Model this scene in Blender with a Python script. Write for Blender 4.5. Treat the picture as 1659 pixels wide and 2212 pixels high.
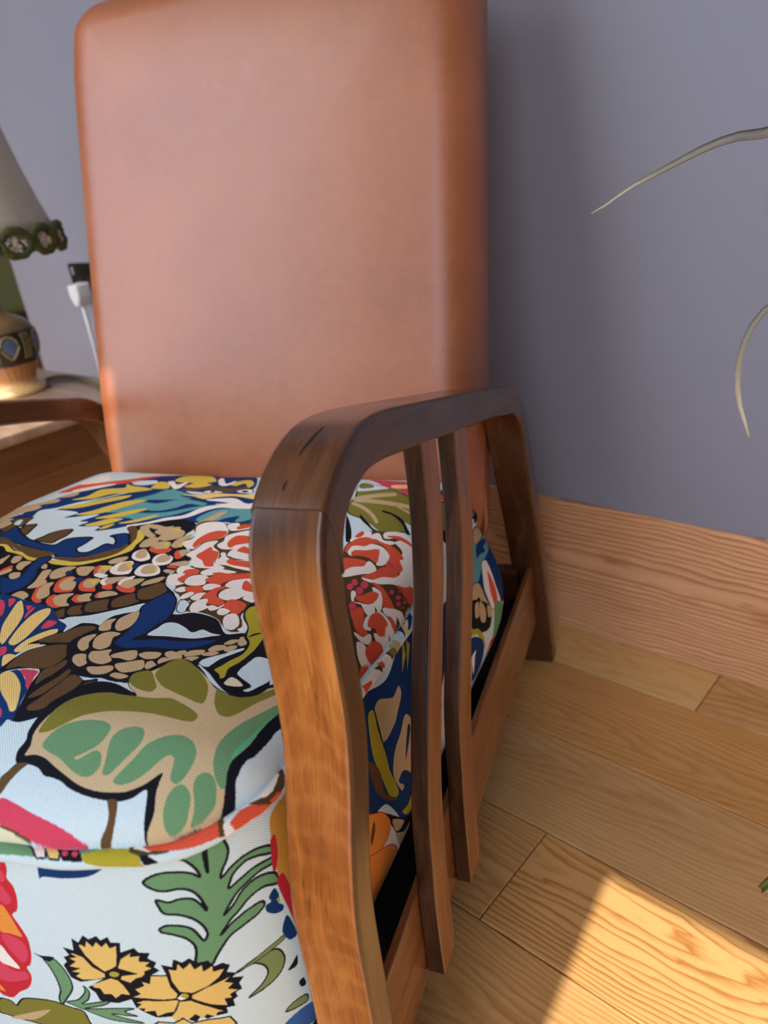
import bpy, bmesh, math, random
import numpy as np
from mathutils import Vector, Matrix

for o in list(bpy.data.objects):
    bpy.data.objects.remove(o, do_unlink=True)
scene = bpy.context.scene
COL = scene.collection
R_ = math.radians

# ------------------------------------------------------------------ camera
cam_d = bpy.data.cameras.new('camera')
cam = bpy.data.objects.new('camera', cam_d)
COL.objects.link(cam)
scene.camera = cam
cam_d.sensor_fit = 'VERTICAL'
cam_d.sensor_height = 36.0
cam_d.lens = 36.0 * 1627.95 / 2212.0
cam_d.clip_start = 0.02
RX = Vector((0.7444039, 0.6560048, -0.1245813))
RD = Vector((0.1893222, -0.3862737, -0.9027456))
RF = Vector((-0.6403279, 0.6484214, -0.4117398))
m = Matrix.Identity(4)
for i in range(3):
    m[i][0] = RX[i]; m[i][1] = -RD[i]; m[i][2] = -RF[i]
m.translation = Vector((0.0, -0.9473, 0.7331))
cam.matrix_world = m
cam_d.dof.use_dof = True
cam_d.dof.focus_distance = 0.60
cam_d.dof.aperture_fstop = 6.0

# ------------------------------------------------------------------ world, sun, exposure
world = bpy.data.worlds.new('sky'); scene.world = world
world.use_nodes = True
wn = world.node_tree.nodes; wl = world.node_tree.links
wn.clear()
sky = wn.new('ShaderNodeTexSky'); sky.sky_type = 'NISHITA'
sky.sun_disc = False
sky.sun_elevation = R_(55); sky.sun_rotation = R_(180)
sky.dust_density = 2.5; sky.air_density = 1.0
bgn = wn.new('ShaderNodeBackground'); bgn.inputs[1].default_value = 0.43
won = wn.new('ShaderNodeOutputWorld')
wl.new(sky.outputs[0], bgn.inputs[0]); wl.new(bgn.outputs[0], won.inputs[0])

sun_d = bpy.data.lights.new('sun', 'SUN'); sun_d.energy = 4.8; sun_d.angle = R_(0.35)
sun_d.color = (1.0, 0.95, 0.88)
sun = bpy.data.objects.new('sun', sun_d); COL.objects.link(sun)
SUN_EL = R_(57)
to_sun = Vector((0.149 * math.cos(SUN_EL), -0.9888 * math.cos(SUN_EL), math.sin(SUN_EL)))
sun.rotation_euler = to_sun.to_track_quat('Z', 'Y').to_euler()
sun.location = (0, -5, 8)

scene.view_settings.view_transform = 'Standard'
scene.view_settings.look = 'None'
scene.view_settings.gamma = 1.0
scene.view_settings.use_curve_mapping = False
scene.view_settings.exposure = 0.25
scene.cycles.max_bounces = 10
scene.cycles.diffuse_bounces = 5

# ------------------------------------------------------------------ helpers
def link(o, parent=None):
    COL.objects.link(o)
    if parent is not None:
        o.parent = parent
    return o

def tag(o, label=None, cat=None, group=None, kind=None):
    if label: o['label'] = label
    if cat: o['category'] = cat
    if group: o['group'] = group
    if kind: o['kind'] = kind
    return o

def empty(name, loc=(0, 0, 0), rz=0.0):
    o = bpy.data.objects.new(name, None)
    o.location = loc; o.rotation_euler = (0, 0, rz)
    o.empty_display_size = 0.05
    return link(o)

def obj(name, bm, mat, parent=None, smooth=False, bevel=None, seg=2, angle=40, weight=False):
    me = bpy.data.meshes.new(name)
    bmesh.ops.recalc_face_normals(bm, faces=bm.faces)
    bm.to_mesh(me); bm.free()
    if mat: me.materials.append(mat)
    o = bpy.data.objects.new(name, me)
    link(o, parent)
    if smooth:
        me.polygons.foreach_set('use_smooth', [True] * len(me.polygons))
    if bevel:
        md = o.modifiers.new('edge', 'BEVEL'); md.width = bevel; md.segments = seg
        md.limit_method = 'WEIGHT' if weight else 'ANGLE'; md.angle_limit = R_(angle)
        md.harden_normals = False
        me.polygons.foreach_set('use_smooth', [True] * len(me.polygons))
        wmod = o.modifiers.new('wn', 'WEIGHTED_NORMAL'); wmod.keep_sharp = True
    return o

def box(bm, x0, x1, y0, y1, z0, z1):
    v = [bm.verts.new((x, y, z)) for x in (x0, x1) for y in (y0, y1) for z in (z0, z1)]
    for f in ((0, 1, 3, 2), (4, 6, 7, 5), (0, 4, 5, 1), (2, 3, 7, 6), (0, 2, 6, 4), (1, 5, 7, 3)):
        bm.faces.new([v[i] for i in f])
    return v

def boxo(name, x0, x1, y0, y1, z0, z1, mat, parent=None, bevel=None, seg=2):
    bm = bmesh.new(); box(bm, x0, x1, y0, y1, z0, z1)
    return obj(name, bm, mat, parent, bevel=bevel, seg=seg)

def lathe(bm, prof, n=40, ax=(0, 0), squash=None):
    rings = []
    for r, z in prof:
        rings.append([bm.verts.new((ax[0] + r * math.cos(2 * math.pi * i / n), ax[1] + r * math.sin(2 * math.pi * i / n), z)) for i in range(n)])
    for a, b in zip(rings[:-1], rings[1:]):
        for i in range(n):
            bm.faces.new((a[i], a[(i + 1) % n], b[(i + 1) % n], b[i]))
    return rings

def tube(bm, pts, r, n=10, uvl=None, closed=False, ph=0.0):
    pts = [Vector(p) for p in pts]
    N = len(pts); rings = []
    up = Vector((0, 0, 1)); L = 0.0
    ls = []
    for i, p in enumerate(pts):
        a = pts[(i - 1) % N] if (closed or i > 0) else p
        b = pts[(i + 1) % N] if (closed or i < N - 1) else p
        t = (b - a).normalized()
        s = t.cross(up)
        if s.length < 1e-4: s = t.cross(Vector((1, 0, 0)))
        s.normalize(); u = s.cross(t).normalized()
        rr = r(i / (N - 1)) if callable(r) else r
        rings.append([bm.verts.new(p + rr * (math.cos(2 * math.pi * k / n + ph) * s + math.sin(2 * math.pi * k / n + ph) * u)) for k in range(n)])
        ls.append(L)
        if i < N - 1: L += (pts[i + 1] - p).length
    R2 = list(range(N)) if closed else list(range(N - 1))
    for i in R2:
        j = (i + 1) % N
        for k in range(n):
            f = bm.faces.new((rings[i][k], rings[i][(k + 1) % n], rings[j][(k + 1) % n], rings[j][k]))
            if uvl:
                l1 = ls[i]; l2 = ls[j] if j > i else ls[i] + (pts[j] - pts[i]).length
                for lp, (uu, vv) in zip(f.loops, ((l1, k / n), (l1, (k + 1) / n), (l2, (k + 1) / n), (l2, k / n))):
                    lp[uvl].uv = (uu, vv)
    if not closed:
        bm.faces.new(rings[0]); bm.faces.new(rings[-1])
    return rings

def spline(pts, n):
    """Catmull-Rom through pts, resampled to n points of equal arc length"""
    P = np.array(pts, float)
    out = []
    for i in range(len(P) - 1):
        p0 = P[max(i - 1, 0)]; p1 = P[i]; p2 = P[i + 1]; p3 = P[min(i + 2, len(P) - 1)]
        for t in np.linspace(0, 1, 12, endpoint=False):
            out.append(0.5 * ((2 * p1) + (p2 - p0) * t + (2 * p0 - 5 * p1 + 4 * p2 - p3) * t * t + (3 * p1 - p0 - 3 * p2 + p3) * t ** 3))
    out.append(P[-1])
    out = np.array(out)
    d = np.r_[0, np.cumsum(np.linalg.norm(np.diff(out, axis=0), axis=1))]
    s = np.linspace(0, d[-1], n)
    return np.stack([np.interp(s, d, out[:, k]) for k in range(P.shape[1])], 1)

# ------------------------------------------------------------------ materials
class NT:
    def __init__(s, name):
        s.m = bpy.data.materials.new(name); s.m.use_nodes = True
        s.t = s.m.node_tree; s.n = s.t.nodes; s.l = s.t.links
        s.n.clear()
        s.out = s.n.new('ShaderNodeOutputMaterial')
        s.b = s.n.new('ShaderNodeBsdfPrincipled')
        s.l.new(s.b.outputs[0], s.out.inputs[0])
    def new(s, t, **k):
        n = s.n.new(t)
        for a, b in k.items(): setattr(n, a, b)
        return n
    def put(s, n, key, v):
        if hasattr(v, 'is_linked') or isinstance(v, bpy.types.NodeSocket): s.l.new(v, n.inputs[key])
        else: n.inputs[key].default_value = v
    def set(s, **k):
        for a, v in k.items(): s.put(s.b, a.replace('_', ' '), v)
    def coord(s, kind='Object', scale=(1, 1, 1), loc=None, rot=(0, 0, 0)):
        tc = s.new('ShaderNodeTexCoord')
        mp = s.new('ShaderNodeMapping')
        s.l.new(tc.outputs[kind], mp.inputs[0])
        mp.inputs['Scale'].default_value = scale
        mp.inputs['Rotation'].default_value = rot
        if loc is not None: s.put(mp, 'Location', loc)
        return mp.outputs[0]
    def noise(s, vec, scale=5, detail=4, rough=0.55, dist=0.0, out=0):
        n = s.new('ShaderNodeTexNoise')
        s.l.new(vec, n.inputs['Vector'])
        n.inputs['Scale'].default_value = scale; n.inputs['Detail'].default_value = detail
        n.inputs['Roughness'].default_value = rough; n.inputs['Distortion'].default_value = dist
        return n.outputs[out]
    def math(s, op, a, b=None, c=None, clamp=False):
        n = s.new('ShaderNodeMath', operation=op); n.use_clamp = clamp
        s.put(n, 0, a)
        if b is not None: s.put(n, 1, b)
        if c is not None: s.put(n, 2, c)
        return n.outputs[0]
    def ramp(s, fac, stops, interp='LINEAR'):
        n = s.new('ShaderNodeValToRGB'); n.color_ramp.interpolation = interp
        e = n.color_ramp.elements
        while len(e) < len(stops): e.new(0.5)
        for q, (p, c) in zip(e, stops):
            q.position = p; q.color = tuple(c) + ((1,) if len(c) == 3 else ())
        s.l.new(fac, n.inputs[0])
        return n.outputs[0]
    def mix(s, fac, a, b, mode='MIX'):
        n = s.new('ShaderNodeMix', data_type='RGBA', blend_type=mode)
        s.put(n, 0, fac); s.put(n, 6, a if not isinstance(a, tuple) else (a + (1,))[:4]); s.put(n, 7, b if not isinstance(b, tuple) else (b + (1,))[:4])
        return n.outputs[2]
    def rng(s, v, a, b, c, d, clamp=True):
        n = s.new('ShaderNodeMapRange'); n.clamp = clamp
        s.put(n, 0, v); s.put(n, 1, a); s.put(n, 2, b); s.put(n, 3, c); s.put(n, 4, d)
        return n.outputs[0]
    def sep(s, v):
        n = s.new('ShaderNodeSeparateXYZ'); s.l.new(v, n.inputs[0]); return n.outputs
    def comb(s, x=0.0, y=0.0, z=0.0):
        n = s.new('ShaderNodeCombineXYZ'); s.put(n, 0, x); s.put(n, 1, y); s.put(n, 2, z); return n.outputs[0]
    def bump(s, h, strength=0.3, dist=0.001):
        n = s.new('ShaderNodeBump'); n.inputs['Strength'].default_value = strength
        n.inputs['Distance'].default_value = dist
        s.l.new(h, n.inputs['Height']); s.l.new(n.outputs[0], s.b.inputs['Normal'])
        return n
    def rnd(s):
        return s.new('ShaderNodeObjectInfo').outputs['Random']

def lin(r, g, b):
    f = lambda c: (c / 255 / 12.92) if c / 255 <= 0.04045 else ((c / 255 + 0.055) / 1.055) ** 2.4
    return (f(r), f(g), f(b))

def mat_plain(name, col, rough=0.5, metal=0.0, noise=0.0):
    t = NT(name)
    t.set(Base_Color=col + (1,), Roughness=rough, Metallic=metal)
    if noise:
        v = t.coord(); n = t.noise(v, 30, 4)
        t.set(Base_Color=t.mix(n, tuple(c * (1 - noise) for c in col), tuple(min(1, c * (1 + noise)) for c in col)))
    return t.m

def mat_wall():
    t = NT('grey_blue_paint')
    v = t.coord()
    c = t.mix(t.noise(v, 1.3, 3), lin(130, 132, 145), lin(138, 140, 153))
    t.set(Base_Color=c, Roughness=0.55, **{'Specular_IOR_Level': 0.35})
    n1 = t.noise(v, 160, 3, 0.6); n2 = t.noise(v, 60, 2)
    t.bump(t.math('ADD', n1, t.math('MULTIPLY', n2, 0.7)), 0.25, 0.0012)
    return t.m

def mat_oak():
    t = NT('oak_floorboard')
    rnd = t.rnd()
    tc = t.new('ShaderNodeTexCoord')
    sx, sy, sz = t.sep(tc.outputs['Object'])
    off = t.math('MULTIPLY', rnd, 37.0)
    p = t.comb(t.math('ADD', t.math('MULTIPLY', sx, 1.0), off), t.math('ADD', sy, off), sz)
    # growth-ring field: long ellipses (cathedral figure) warped by noise
    warp = t.noise(t.comb(t.math('MULTIPLY', t.math('ADD', sx, off), 2.2), t.math('MULTIPLY', sy, 9.0), off), 1.0, 4, 0.55)
    warp = t.math('MULTIPLY', t.math('SUBTRACT', warp, 0.5), 1.0)
    cx = t.math('SUBTRACT', sx, t.math('SUBTRACT', t.math('MULTIPLY', t.math('FRACT', t.math('MULTIPLY', rnd, 7.31)), 1.0), 0.35))
    yy = t.math('ADD', sy, t.math('MULTIPLY', t.math('SUBTRACT', t.math('FRACT', t.math('MULTIPLY', rnd, 3.77)), 0.5), 0.07))
    par = t.math('ADD', t.math('MULTIPLY', cx, 0.55), t.math('MULTIPLY', t.math('POWER', t.math('ABSOLUTE', t.math('MULTIPLY', yy, 11.0)), 1.55), 0.75))
    field = t.math('ADD', par, t.math('ADD', t.math('MULTIPLY', warp, 0.55), t.math('MULTIPLY', t.math('SUBTRACT', t.noise(t.comb(t.math('MULTIPLY', sx, 14.0), t.math('MULTIPLY', sy, 60.0), off), 1.0, 2), 0.5), 0.10)))
    ring = t.math('FRACT', t.math('MULTIPLY', field, 13.0))
    ringc = t.ramp(ring, [(0, (0.3,) * 3), (0.22, (0.62,) * 3), (0.62, (0.9,) * 3), (0.86, (0.75,) * 3), (1.0, (0.3,) * 3)])
    fib = t.noise(t.comb(t.math('MULTIPLY', t.math('ADD', sx, off), 9.0), t.math('MULTIPLY', sy, 330.0), off), 1.0, 3, 0.6)
    broad = t.noise(t.comb(t.math('MULTIPLY', t.math('ADD', sx, off), 1.5), t.math('MULTIPLY', sy, 14.0), off), 1.0, 3)
    fa = t.new('ShaderNodeAttribute', attribute_type='OBJECT', attribute_name='figure'); fig = fa.outputs['Fac']
    fac = t.math('ADD', t.math('MULTIPLY', t.math('ADD', 0.36, t.math('MULTIPLY', t.math('SUBTRACT', ringc, 0.7), fig)), 1.0), t.math('ADD', t.math('MULTIPLY', fib, 0.42), t.math('MULTIPLY', broad, 0.34)))
    base = t.ramp(fac, [(0.18, lin(126, 80, 36)), (0.5, lin(176, 121, 60)), (0.85, lin(208, 160, 98))])
    grey = t.ramp(fac, [(0.18, lin(122, 88, 52)), (0.5, lin(168, 129, 82)), (0.85, lin(200, 164, 114))])
    pale = t.ramp(fac, [(0.18, lin(178, 132, 72)), (0.5, lin(206, 163, 98)), (0.85, lin(222, 184, 122))])
    at = t.new('ShaderNodeAttribute', attribute_type='OBJECT', attribute_name='tone')
    col = t.mix(t.rng(at.outputs['Fac'], 0.0, 1.0, 0, 1), base, grey)
    col = t.mix(t.rng(at.outputs['Fac'], 1.0, 2.0, 0, 1), col, pale)
    # small knots
    vk = t.new('ShaderNodeTexVoronoi'); vk.inputs['Scale'].default_value = 1.0
    t.l.new(t.comb(t.math('MULTIPLY', t.math('ADD', sx, off), 3.2), t.math('MULTIPLY', sy, 6.0), off), vk.inputs['Vector'])
    kn = t.rng(vk.outputs['Distance'], 0.02, 0.06, 0.75, 0.0)
    col = t.mix(kn, col, lin(70, 50, 30))
    t.set(Base_Color=col, Roughness=t.rng(fib, 0.2, 0.8, 0.30, 0.46), **{'Specular_IOR_Level': 0.42})
    t.bump(t.math('ADD', fib, t.math('MULTIPLY', ringc, 0.6)), 0.18, 0.0006)
    return t.m

def mat_pine():
    t = NT('pine_skirting')
    tc = t.new('ShaderNodeTexCoord')
    sx, sy, sz = t.sep(tc.outputs['Object'])
    wp = t.noise(t.comb(t.math('MULTIPLY', sx, 3.0), 0.0, t.math('MULTIPLY', sz, 10.0)), 1.0, 3)
    wp2 = t.noise(t.comb(t.math('MULTIPLY', sx, 9.0), 0.0, t.math('MULTIPLY', sz, 40.0)), 1.0, 3)
    h = t.math('ADD', sz, t.math('ADD', t.math('MULTIPLY', t.math('SUBTRACT', wp, 0.5), 0.05), t.math('MULTIPLY', t.math('SUBTRACT', wp2, 0.5), 0.006)))
    # board centre carries the wide flat-sawn figure, the edges close straight grain
    d = t.math('ABSOLUTE', t.math('SUBTRACT', h, 0.135))
    field = t.math('POWER', t.math('MULTIPLY', d, 9.0), 1.35)
    ring = t.math('FRACT', t.math('MULTIPLY', field, 13.0))
    rc = t.ramp(ring, [(0, (0.95,) * 3), (0.5, (0.75,) * 3), (0.82, (0.12,) * 3), (0.95, (0.2,) * 3), (1.0, (0.95,) * 3)])
    fib = t.noise(t.comb(t.math('MULTIPLY', sx, 8.0), 0.0, t.math('MULTIPLY', sz, 300.0)), 1.0, 3)
    big = t.noise(t.comb(t.math('MULTIPLY', sx, 5.0), 0.0, t.math('MULTIPLY', sz, 22.0)), 1.0, 4)
    rc2 = t.math('ADD', 0.22, t.math('MULTIPLY', t.math('MULTIPLY', rc, 0.72), t.rng(big, 0.35, 0.6, 0.75, 1.0)))
    fac = t.math('ADD', t.math('MULTIPLY', rc2, 0.7), t.math('MULTIPLY', fib, 0.35))
    col = t.ramp(fac, [(0.2, lin(142, 86, 54)), (0.55, lin(196, 144, 104)), (0.85, lin(222, 174, 132))])
    bl = t.noise(t.comb(t.math('MULTIPLY', sx, 7.0), 0.0, t.math('MULTIPLY', sz, 34.0)), 1.0, 3)
    bm_ = t.math('MULTIPLY', t.rng(bl, 0.54, 0.62, 0.0, 0.75), t.rng(d, 0.015, 0.05, 1.0, 0.0))
    col = t.mix(bm_, col, lin(160, 100, 66))
    t.set(Base_Color=col, Roughness=0.42, **{'Specular_IOR_Level': 0.4})
    t.bump(fib, 0.1, 0.0004)
    return t.m

def mat_wood(name, dark, mid, light, uvk=True, sx=6.0, sy=70.0, rough=(0.22, 0.42), scuff=0.5, coat=0.25, wear=None, arcs=0):
    """stained hardwood; grain runs along U of the part (metres)"""
    t = NT(name)
    tc = t.new('ShaderNodeTexCoord')
    u, v, w = t.sep(tc.outputs['UV'])
    rnd = t.math('MULTIPLY', t.rnd(), 11.0)
    p = t.comb(t.math('MULTIPLY', u, sx), t.math('MULTIPLY', v, sy), rnd)
    warp = t.noise(t.comb(t.math('MULTIPLY', u, 5.0), t.math('MULTIPLY', v, 14.0), rnd), 1.0, 3)
    p2 = t.comb(t.math('MULTIPLY', u, sx), t.math('ADD', t.math('MULTIPLY', v, sy), t.math('MULTIPLY', warp, 6.0)), rnd)
    g1 = t.noise(p2, 1.0, 5, 0.6, 0.6)
    g2 = t.noise(t.comb(t.math('MULTIPLY', u, sx * 4), t.math('MULTIPLY', v, sy * 9), rnd), 1.0, 3, 0.6)
    cloud = t.noise(t.comb(t.math('MULTIPLY', u, 9.0), t.math('MULTIPLY', v, 20.0), rnd), 1.0, 3)
    fac = t.math('ADD', t.math('MULTIPLY', g1, 0.62), t.math('ADD', t.math('MULTIPLY', g2, 0.3), t.math('MULTIPLY', t.math('SUBTRACT', cloud, 0.5), 0.35)))
    col = t.ramp(fac, [(0.28, dark), (0.46, mid), (0.64, light)])
    if arcs:
        q = t.math('ADD', t.math('MULTIPLY', u, arcs), t.math('ADD', t.math('MULTIPLY', t.math('POWER', t.math('ABSOLUTE', t.math('SUBTRACT', v, 0.026)), 2.0), arcs * 28.0), t.math('ADD', t.math('MULTIPLY', warp, 5.0), t.math('MULTIPLY', v, 30.0))))
        ar = t.math('SINE', t.math('MULTIPLY', q, 6.283))
        col = t.mix(t.math('MULTIPLY', t.rng(ar, 0.1, 1.0, 0.0, 0.30), t.rng(cloud, 0.3, 0.65, 0.1, 1.0)), col, light)
    # dark scratches and pores
    pores = t.noise(t.comb(t.math('MULTIPLY', u, 40.0), t.math('MULTIPLY', v, 700.0), rnd), 1.0, 2)
    patch = t.noise(t.comb(t.math('MULTIPLY', u, 14.0), t.math('MULTIPLY', v, 30.0), rnd), 1.0, 2)
    pm = t.math('MULTIPLY', t.rng(pores, 0.60, 0.72, 0.0, scuff), t.rng(patch, 0.48, 0.66, 0.15, 1.0))
    col = t.mix(pm, col, tuple(c * 0.25 for c in dark))
    if wear:
        at = t.new('ShaderNodeAttribute', attribute_name='wear')
        wv = t.math('ADD', at.outputs['Fac'], t.math('MULTIPLY', t.math('SUBTRACT', cloud, 0.5), 0.5))
        dcol = t.ramp(fac, [(0.22, wear[0]), (0.47, wear[1]), (0.7, wear[2])])
        col = t.mix(t.rng(wv, 0.25, 0.75, 0, 1), col, dcol)
    t.set(Base_Color=col, Roughness=t.rng(cloud, 0.3, 0.7, rough[0], rough[1]),
          **{'Coat_Weight': coat, 'Coat_Roughness': 0.22, 'Specular_IOR_Level': 0.45})
    t.bump(t.math('ADD', t.math('MULTIPLY', g2, 0.5), pores), 0.12, 0.0005)
    return t.m

def mat_leather():
    t = NT('tan_leather')
    v = t.coord()
    a = t.noise(v, 5, 4, 0.55); b = t.noise(v, 60, 4, 0.65); c = t.noise(v, 2.4, 2)
    f = t.math('ADD', t.math('MULTIPLY', a, 0.5), t.math('ADD', t.math('MULTIPLY', b, 0.28), t.math('MULTIPLY', c, 0.3)))
    col = t.ramp(f, [(0.32, lin(138, 74, 38)), (0.54, lin(158, 90, 50)), (0.76, lin(172, 104, 62))])
    t.set(Base_Color=col, Roughness=t.rng(b, 0.3, 0.7, 0.38, 0.46), **{'Specular_IOR_Level': 0.75, 'Coat_Weight': 0.35, 'Coat_Roughness': 0.36})
    vo = t.new('ShaderNodeTexVoronoi'); vo.inputs['Scale'].default_value = 900
    t.l.new(v, vo.inputs['Vector'])
    t.bump(t.math('ADD', t.math('MULTIPLY', vo.outputs['Distance'], 0.6), t.noise(v, 260, 3)), 0.12, 0.0006)
    return t.m

def mat_print(name, img, wx, wy, flat=False):
    """printed linen: UV map 'UVMap' 0..1 over wx x wy metres"""
    t = NT(name)
    tc = t.new('ShaderNodeTexCoord')
    it = t.new('ShaderNodeTexImage'); it.image = img; it.interpolation = 'Cubic'
    t.l.new(tc.outputs['UV'], it.inputs[0])
    u, v, w = t.sep(tc.outputs['UV'])
    X = t.math('MULTIPLY', u, wx); Y = t.math('MULTIPLY', v, wy)
    wob = t.noise(t.comb(t.math('MULTIPLY', X, 60.0), t.math('MULTIPLY', Y, 60.0), 0.0), 1.0, 2)
    k = 2 * math.pi / 0.0021
    sxn = t.math('SINE', t.math('ADD', t.math('MULTIPLY', X, k), t.math('MULTIPLY', wob, 1.2)))
    syn = t.math('SINE', t.math('ADD', t.math('MULTIPLY', Y, k), t.math('MULTIPLY', wob, 1.2)))
    weave = t.math('MULTIPLY', t.math('ADD', t.math('MULTIPLY', sxn, syn), 1.0), 0.5)
    thr = t.noise(t.comb(t.math('MULTIPLY', X, 260.0), t.math('MULTIPLY', Y, 900.0), 0.0), 1.0, 2)
    if flat:      # the crowned panel: thread relief eases off where the cloth is pulled over the edge
        gm = t.new('ShaderNodeNewGeometry')
        nz = t.sep(gm.outputs['Normal'])[2]
        kk = t.rng(nz, 0.62, 0.88, 0.12, 1.0)
        weave = t.math('ADD', 0.5, t.math('MULTIPLY', t.math('SUBTRACT', weave, 0.5), kk))
    sh = t.math('ADD', t.math('MULTIPLY', weave, 0.5), t.math('MULTIPLY', thr, 0.12))
    mul = t.rng(sh, 0.05, 0.55, 0.70, 1.36, False)
    col = t.mix(1.0, it.outputs[0], t.comb(mul, mul, mul), 'MULTIPLY')
    t.set(Base_Color=col, Roughness=0.85, **{'Specular_IOR_Level': 0.15})
    t.bump(t.math('ADD', weave, t.math('MULTIPLY', thr, 0.5)), 0.35, 0.0004)
    return t.m

M_WALL = mat_wall(); M_OAK = mat_oak(); M_PINE = mat_pine()
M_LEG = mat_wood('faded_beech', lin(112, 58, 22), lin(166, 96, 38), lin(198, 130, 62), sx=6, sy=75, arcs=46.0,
                 wear=(lin(44, 25, 14), lin(76, 46, 26), lin(106, 70, 43)), rough=(0.2, 0.34), scuff=0.75, coat=0.4)  # second ramp: arm wear plus painted shade of the unlit rear leg
M_SLAT = mat_wood('stained_shaded_beech', lin(26, 13, 7), lin(52, 29, 16), lin(92, 54, 29), sx=5, sy=90, coat=0.35)  # dark stain, deepened by shade painted into slat fronts and inner faces
M_LEGSIDE = mat_wood('shaded_leg_side', lin(46, 26, 14), lin(78, 48, 28), lin(104, 70, 44), sx=5, sy=60, scuff=0.4, coat=0.3)  # darker copy for outer leg and arm faces, their shade painted in
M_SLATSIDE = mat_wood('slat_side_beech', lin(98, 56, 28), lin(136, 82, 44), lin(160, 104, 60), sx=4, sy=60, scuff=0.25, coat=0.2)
M_RAIL = mat_wood('rail_beech', lin(84, 46, 22), lin(128, 78, 40), lin(150, 98, 54), sx=4, sy=50, scuff=0.2)
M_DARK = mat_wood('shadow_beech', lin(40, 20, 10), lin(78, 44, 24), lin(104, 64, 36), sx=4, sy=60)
M_LEATHER = mat_leather()
M_BLACK = mat_plain('black_webbing', (0.008, 0.007, 0.007), 0.9)
M_CEIL = mat_plain('white_ceiling', (0.75, 0.74, 0.71), 0.8)
M_CREAM = mat_plain('pale_wall', (0.62, 0.61, 0.6), 0.7)
M_FRAME = mat_plain('white_frame', (0.7, 0.7, 0.7), 0.4)
M_PAVE = mat_plain('paving', (0.32, 0.31, 0.29), 0.9, noise=0.2)

# ------------------------------------------------------------------ room shell
def wallbox(name, *a, mat=M_WALL):
    o = boxo(name, *a, mat); o['kind'] = 'structure'; return o
XL, XR_, YF = -6.2, 1.9, -1.80
CH = 2.95
wall_back = wallbox('wall_back', -2.268, XR_, 0.008, 0.16, 0, CH)
wall_right = wallbox('wall_right', XR_, XR_ + 0.12, YF, 0.16, 0, CH)
wall_left = wallbox('wall_left', XL - 0.12, XL, YF, 3.2, 0, CH, mat=M_CREAM)
wall_rear = wallbox('wall_far', XL, -2.268, 3.1, 3.22, 0, CH, mat=M_CREAM)
wall_side = wallbox('wall_side', -2.268, -2.15, 0.16, 3.1, 0, CH, mat=M_WALL)
# unseen window wall behind camera; pier and lintels shaped to place the sun
OPEN = ((-2.75, -0.74, 2.78), (-0.06, 1.25, 2.33))      # x0, x1, lintel height
bm = bmesh.new()
box(bm, XL, OPEN[0][0], YF - 0.1, YF, 0, CH); box(bm, OPEN[0][1], OPEN[1][0], YF - 0.1, YF, 0, CH); box(bm, OPEN[1][1], XR_ + 0.12, YF - 0.1, YF, 0, CH)
for a_, b_, h_ in OPEN: box(bm, a_, b_, YF - 0.1, YF, h_, CH)
wf = obj('wall_front', bm, M_CREAM); wf['kind'] = 'structure'
ceiling = wallbox('ceiling', XL, XR_ + 0.12, YF - 0.1, 3.22, CH, CH + 0.1, mat=M_CEIL)
terrace = wallbox('terrace_ground', -14, 10, -16, YF - 0.1, -0.12, -0.02, mat=M_PAVE)
# sliding window frame
for q, (a_, b_, h_) in enumerate(OPEN):
    win = empty('window_%d' % (q + 1), (0, YF - 0.05, 0)); win['kind'] = 'structure'
    boxo('window_frame', a_, b_, -0.03, 0.03, h_ - 0.012, h_, M_FRAME, win)
    boxo('window_sill', a_, b_, -0.045, 0.045, 0.0, 0.03, M_FRAME, win)

# floor: every board its own piece
fl = boxo('floor', XL, XR_, YF, 3.1, -0.05, -0.019, mat_plain('subfloor', (0.03, 0.02, 0.012), 0.9)); fl['kind'] = 'structure'
rng = random.Random(11)
GAP = 0.0007
def plank(x0, x1, y0, y1, tone, figure=None):
    bm = bmesh.new()
    cx, cy = (x0 + x1) / 2, (y0 + y1) / 2
    hx, hy = (x1 - x0) / 2 - GAP, (y1 - y0) / 2 - GAP
    b = 0.0011
    lo = [bm.verts.new((sx * hx, sy * hy, -0.019)) for sx, sy in ((-1, -1), (1, -1), (1, 1), (-1, 1))]
    md = [bm.verts.new((sx * hx, sy * hy, -b)) for sx, sy in ((-1, -1), (1, -1), (1, 1), (-1, 1))]
    up = [bm.verts.new((sx * (hx - b), sy * (hy - b), 0)) for sx, sy in ((-1, -1), (1, -1), (1, 1), (-1, 1))]
    bm.faces.new(up)
    for A_, B_ in ((lo, md), (md, up)):
        for i in range(4):
            bm.faces.new((A_[i], A_[(i + 1) % 4], B_[(i + 1) % 4], B_[i]))
    o = obj('plank', bm, M_OAK, fl)
    o.location = (cx, cy, 0); o['tone'] = tone
    o['figure'] = figure if figure is not None else rng.uniform(0.2, 0.5)
    return o
seams = [0.0075, -0.0921, -0.2410, -0.389, -0.5285]
while seams[-1] > YF: seams.append(seams[-1] - 0.149)
joints = {0: [-0.296, -1.62, 0.95], 1: [-1.35, 0.52], 2: [-1.5, 0.75], 3: [-0.356, -1.75, 1.1], 4: [-0.93, 0.045, 1.2]}
tones = {0: [1.4, 1.9, 0.55, 0.3], 1: [0.3, 0.0, 0.2], 2: [0.5, 0.55, 0.4], 3: [0.3, 0.25, 0.0, 0.2], 4: [0.1, 0.1, 0.05, 0.3]}
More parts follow.
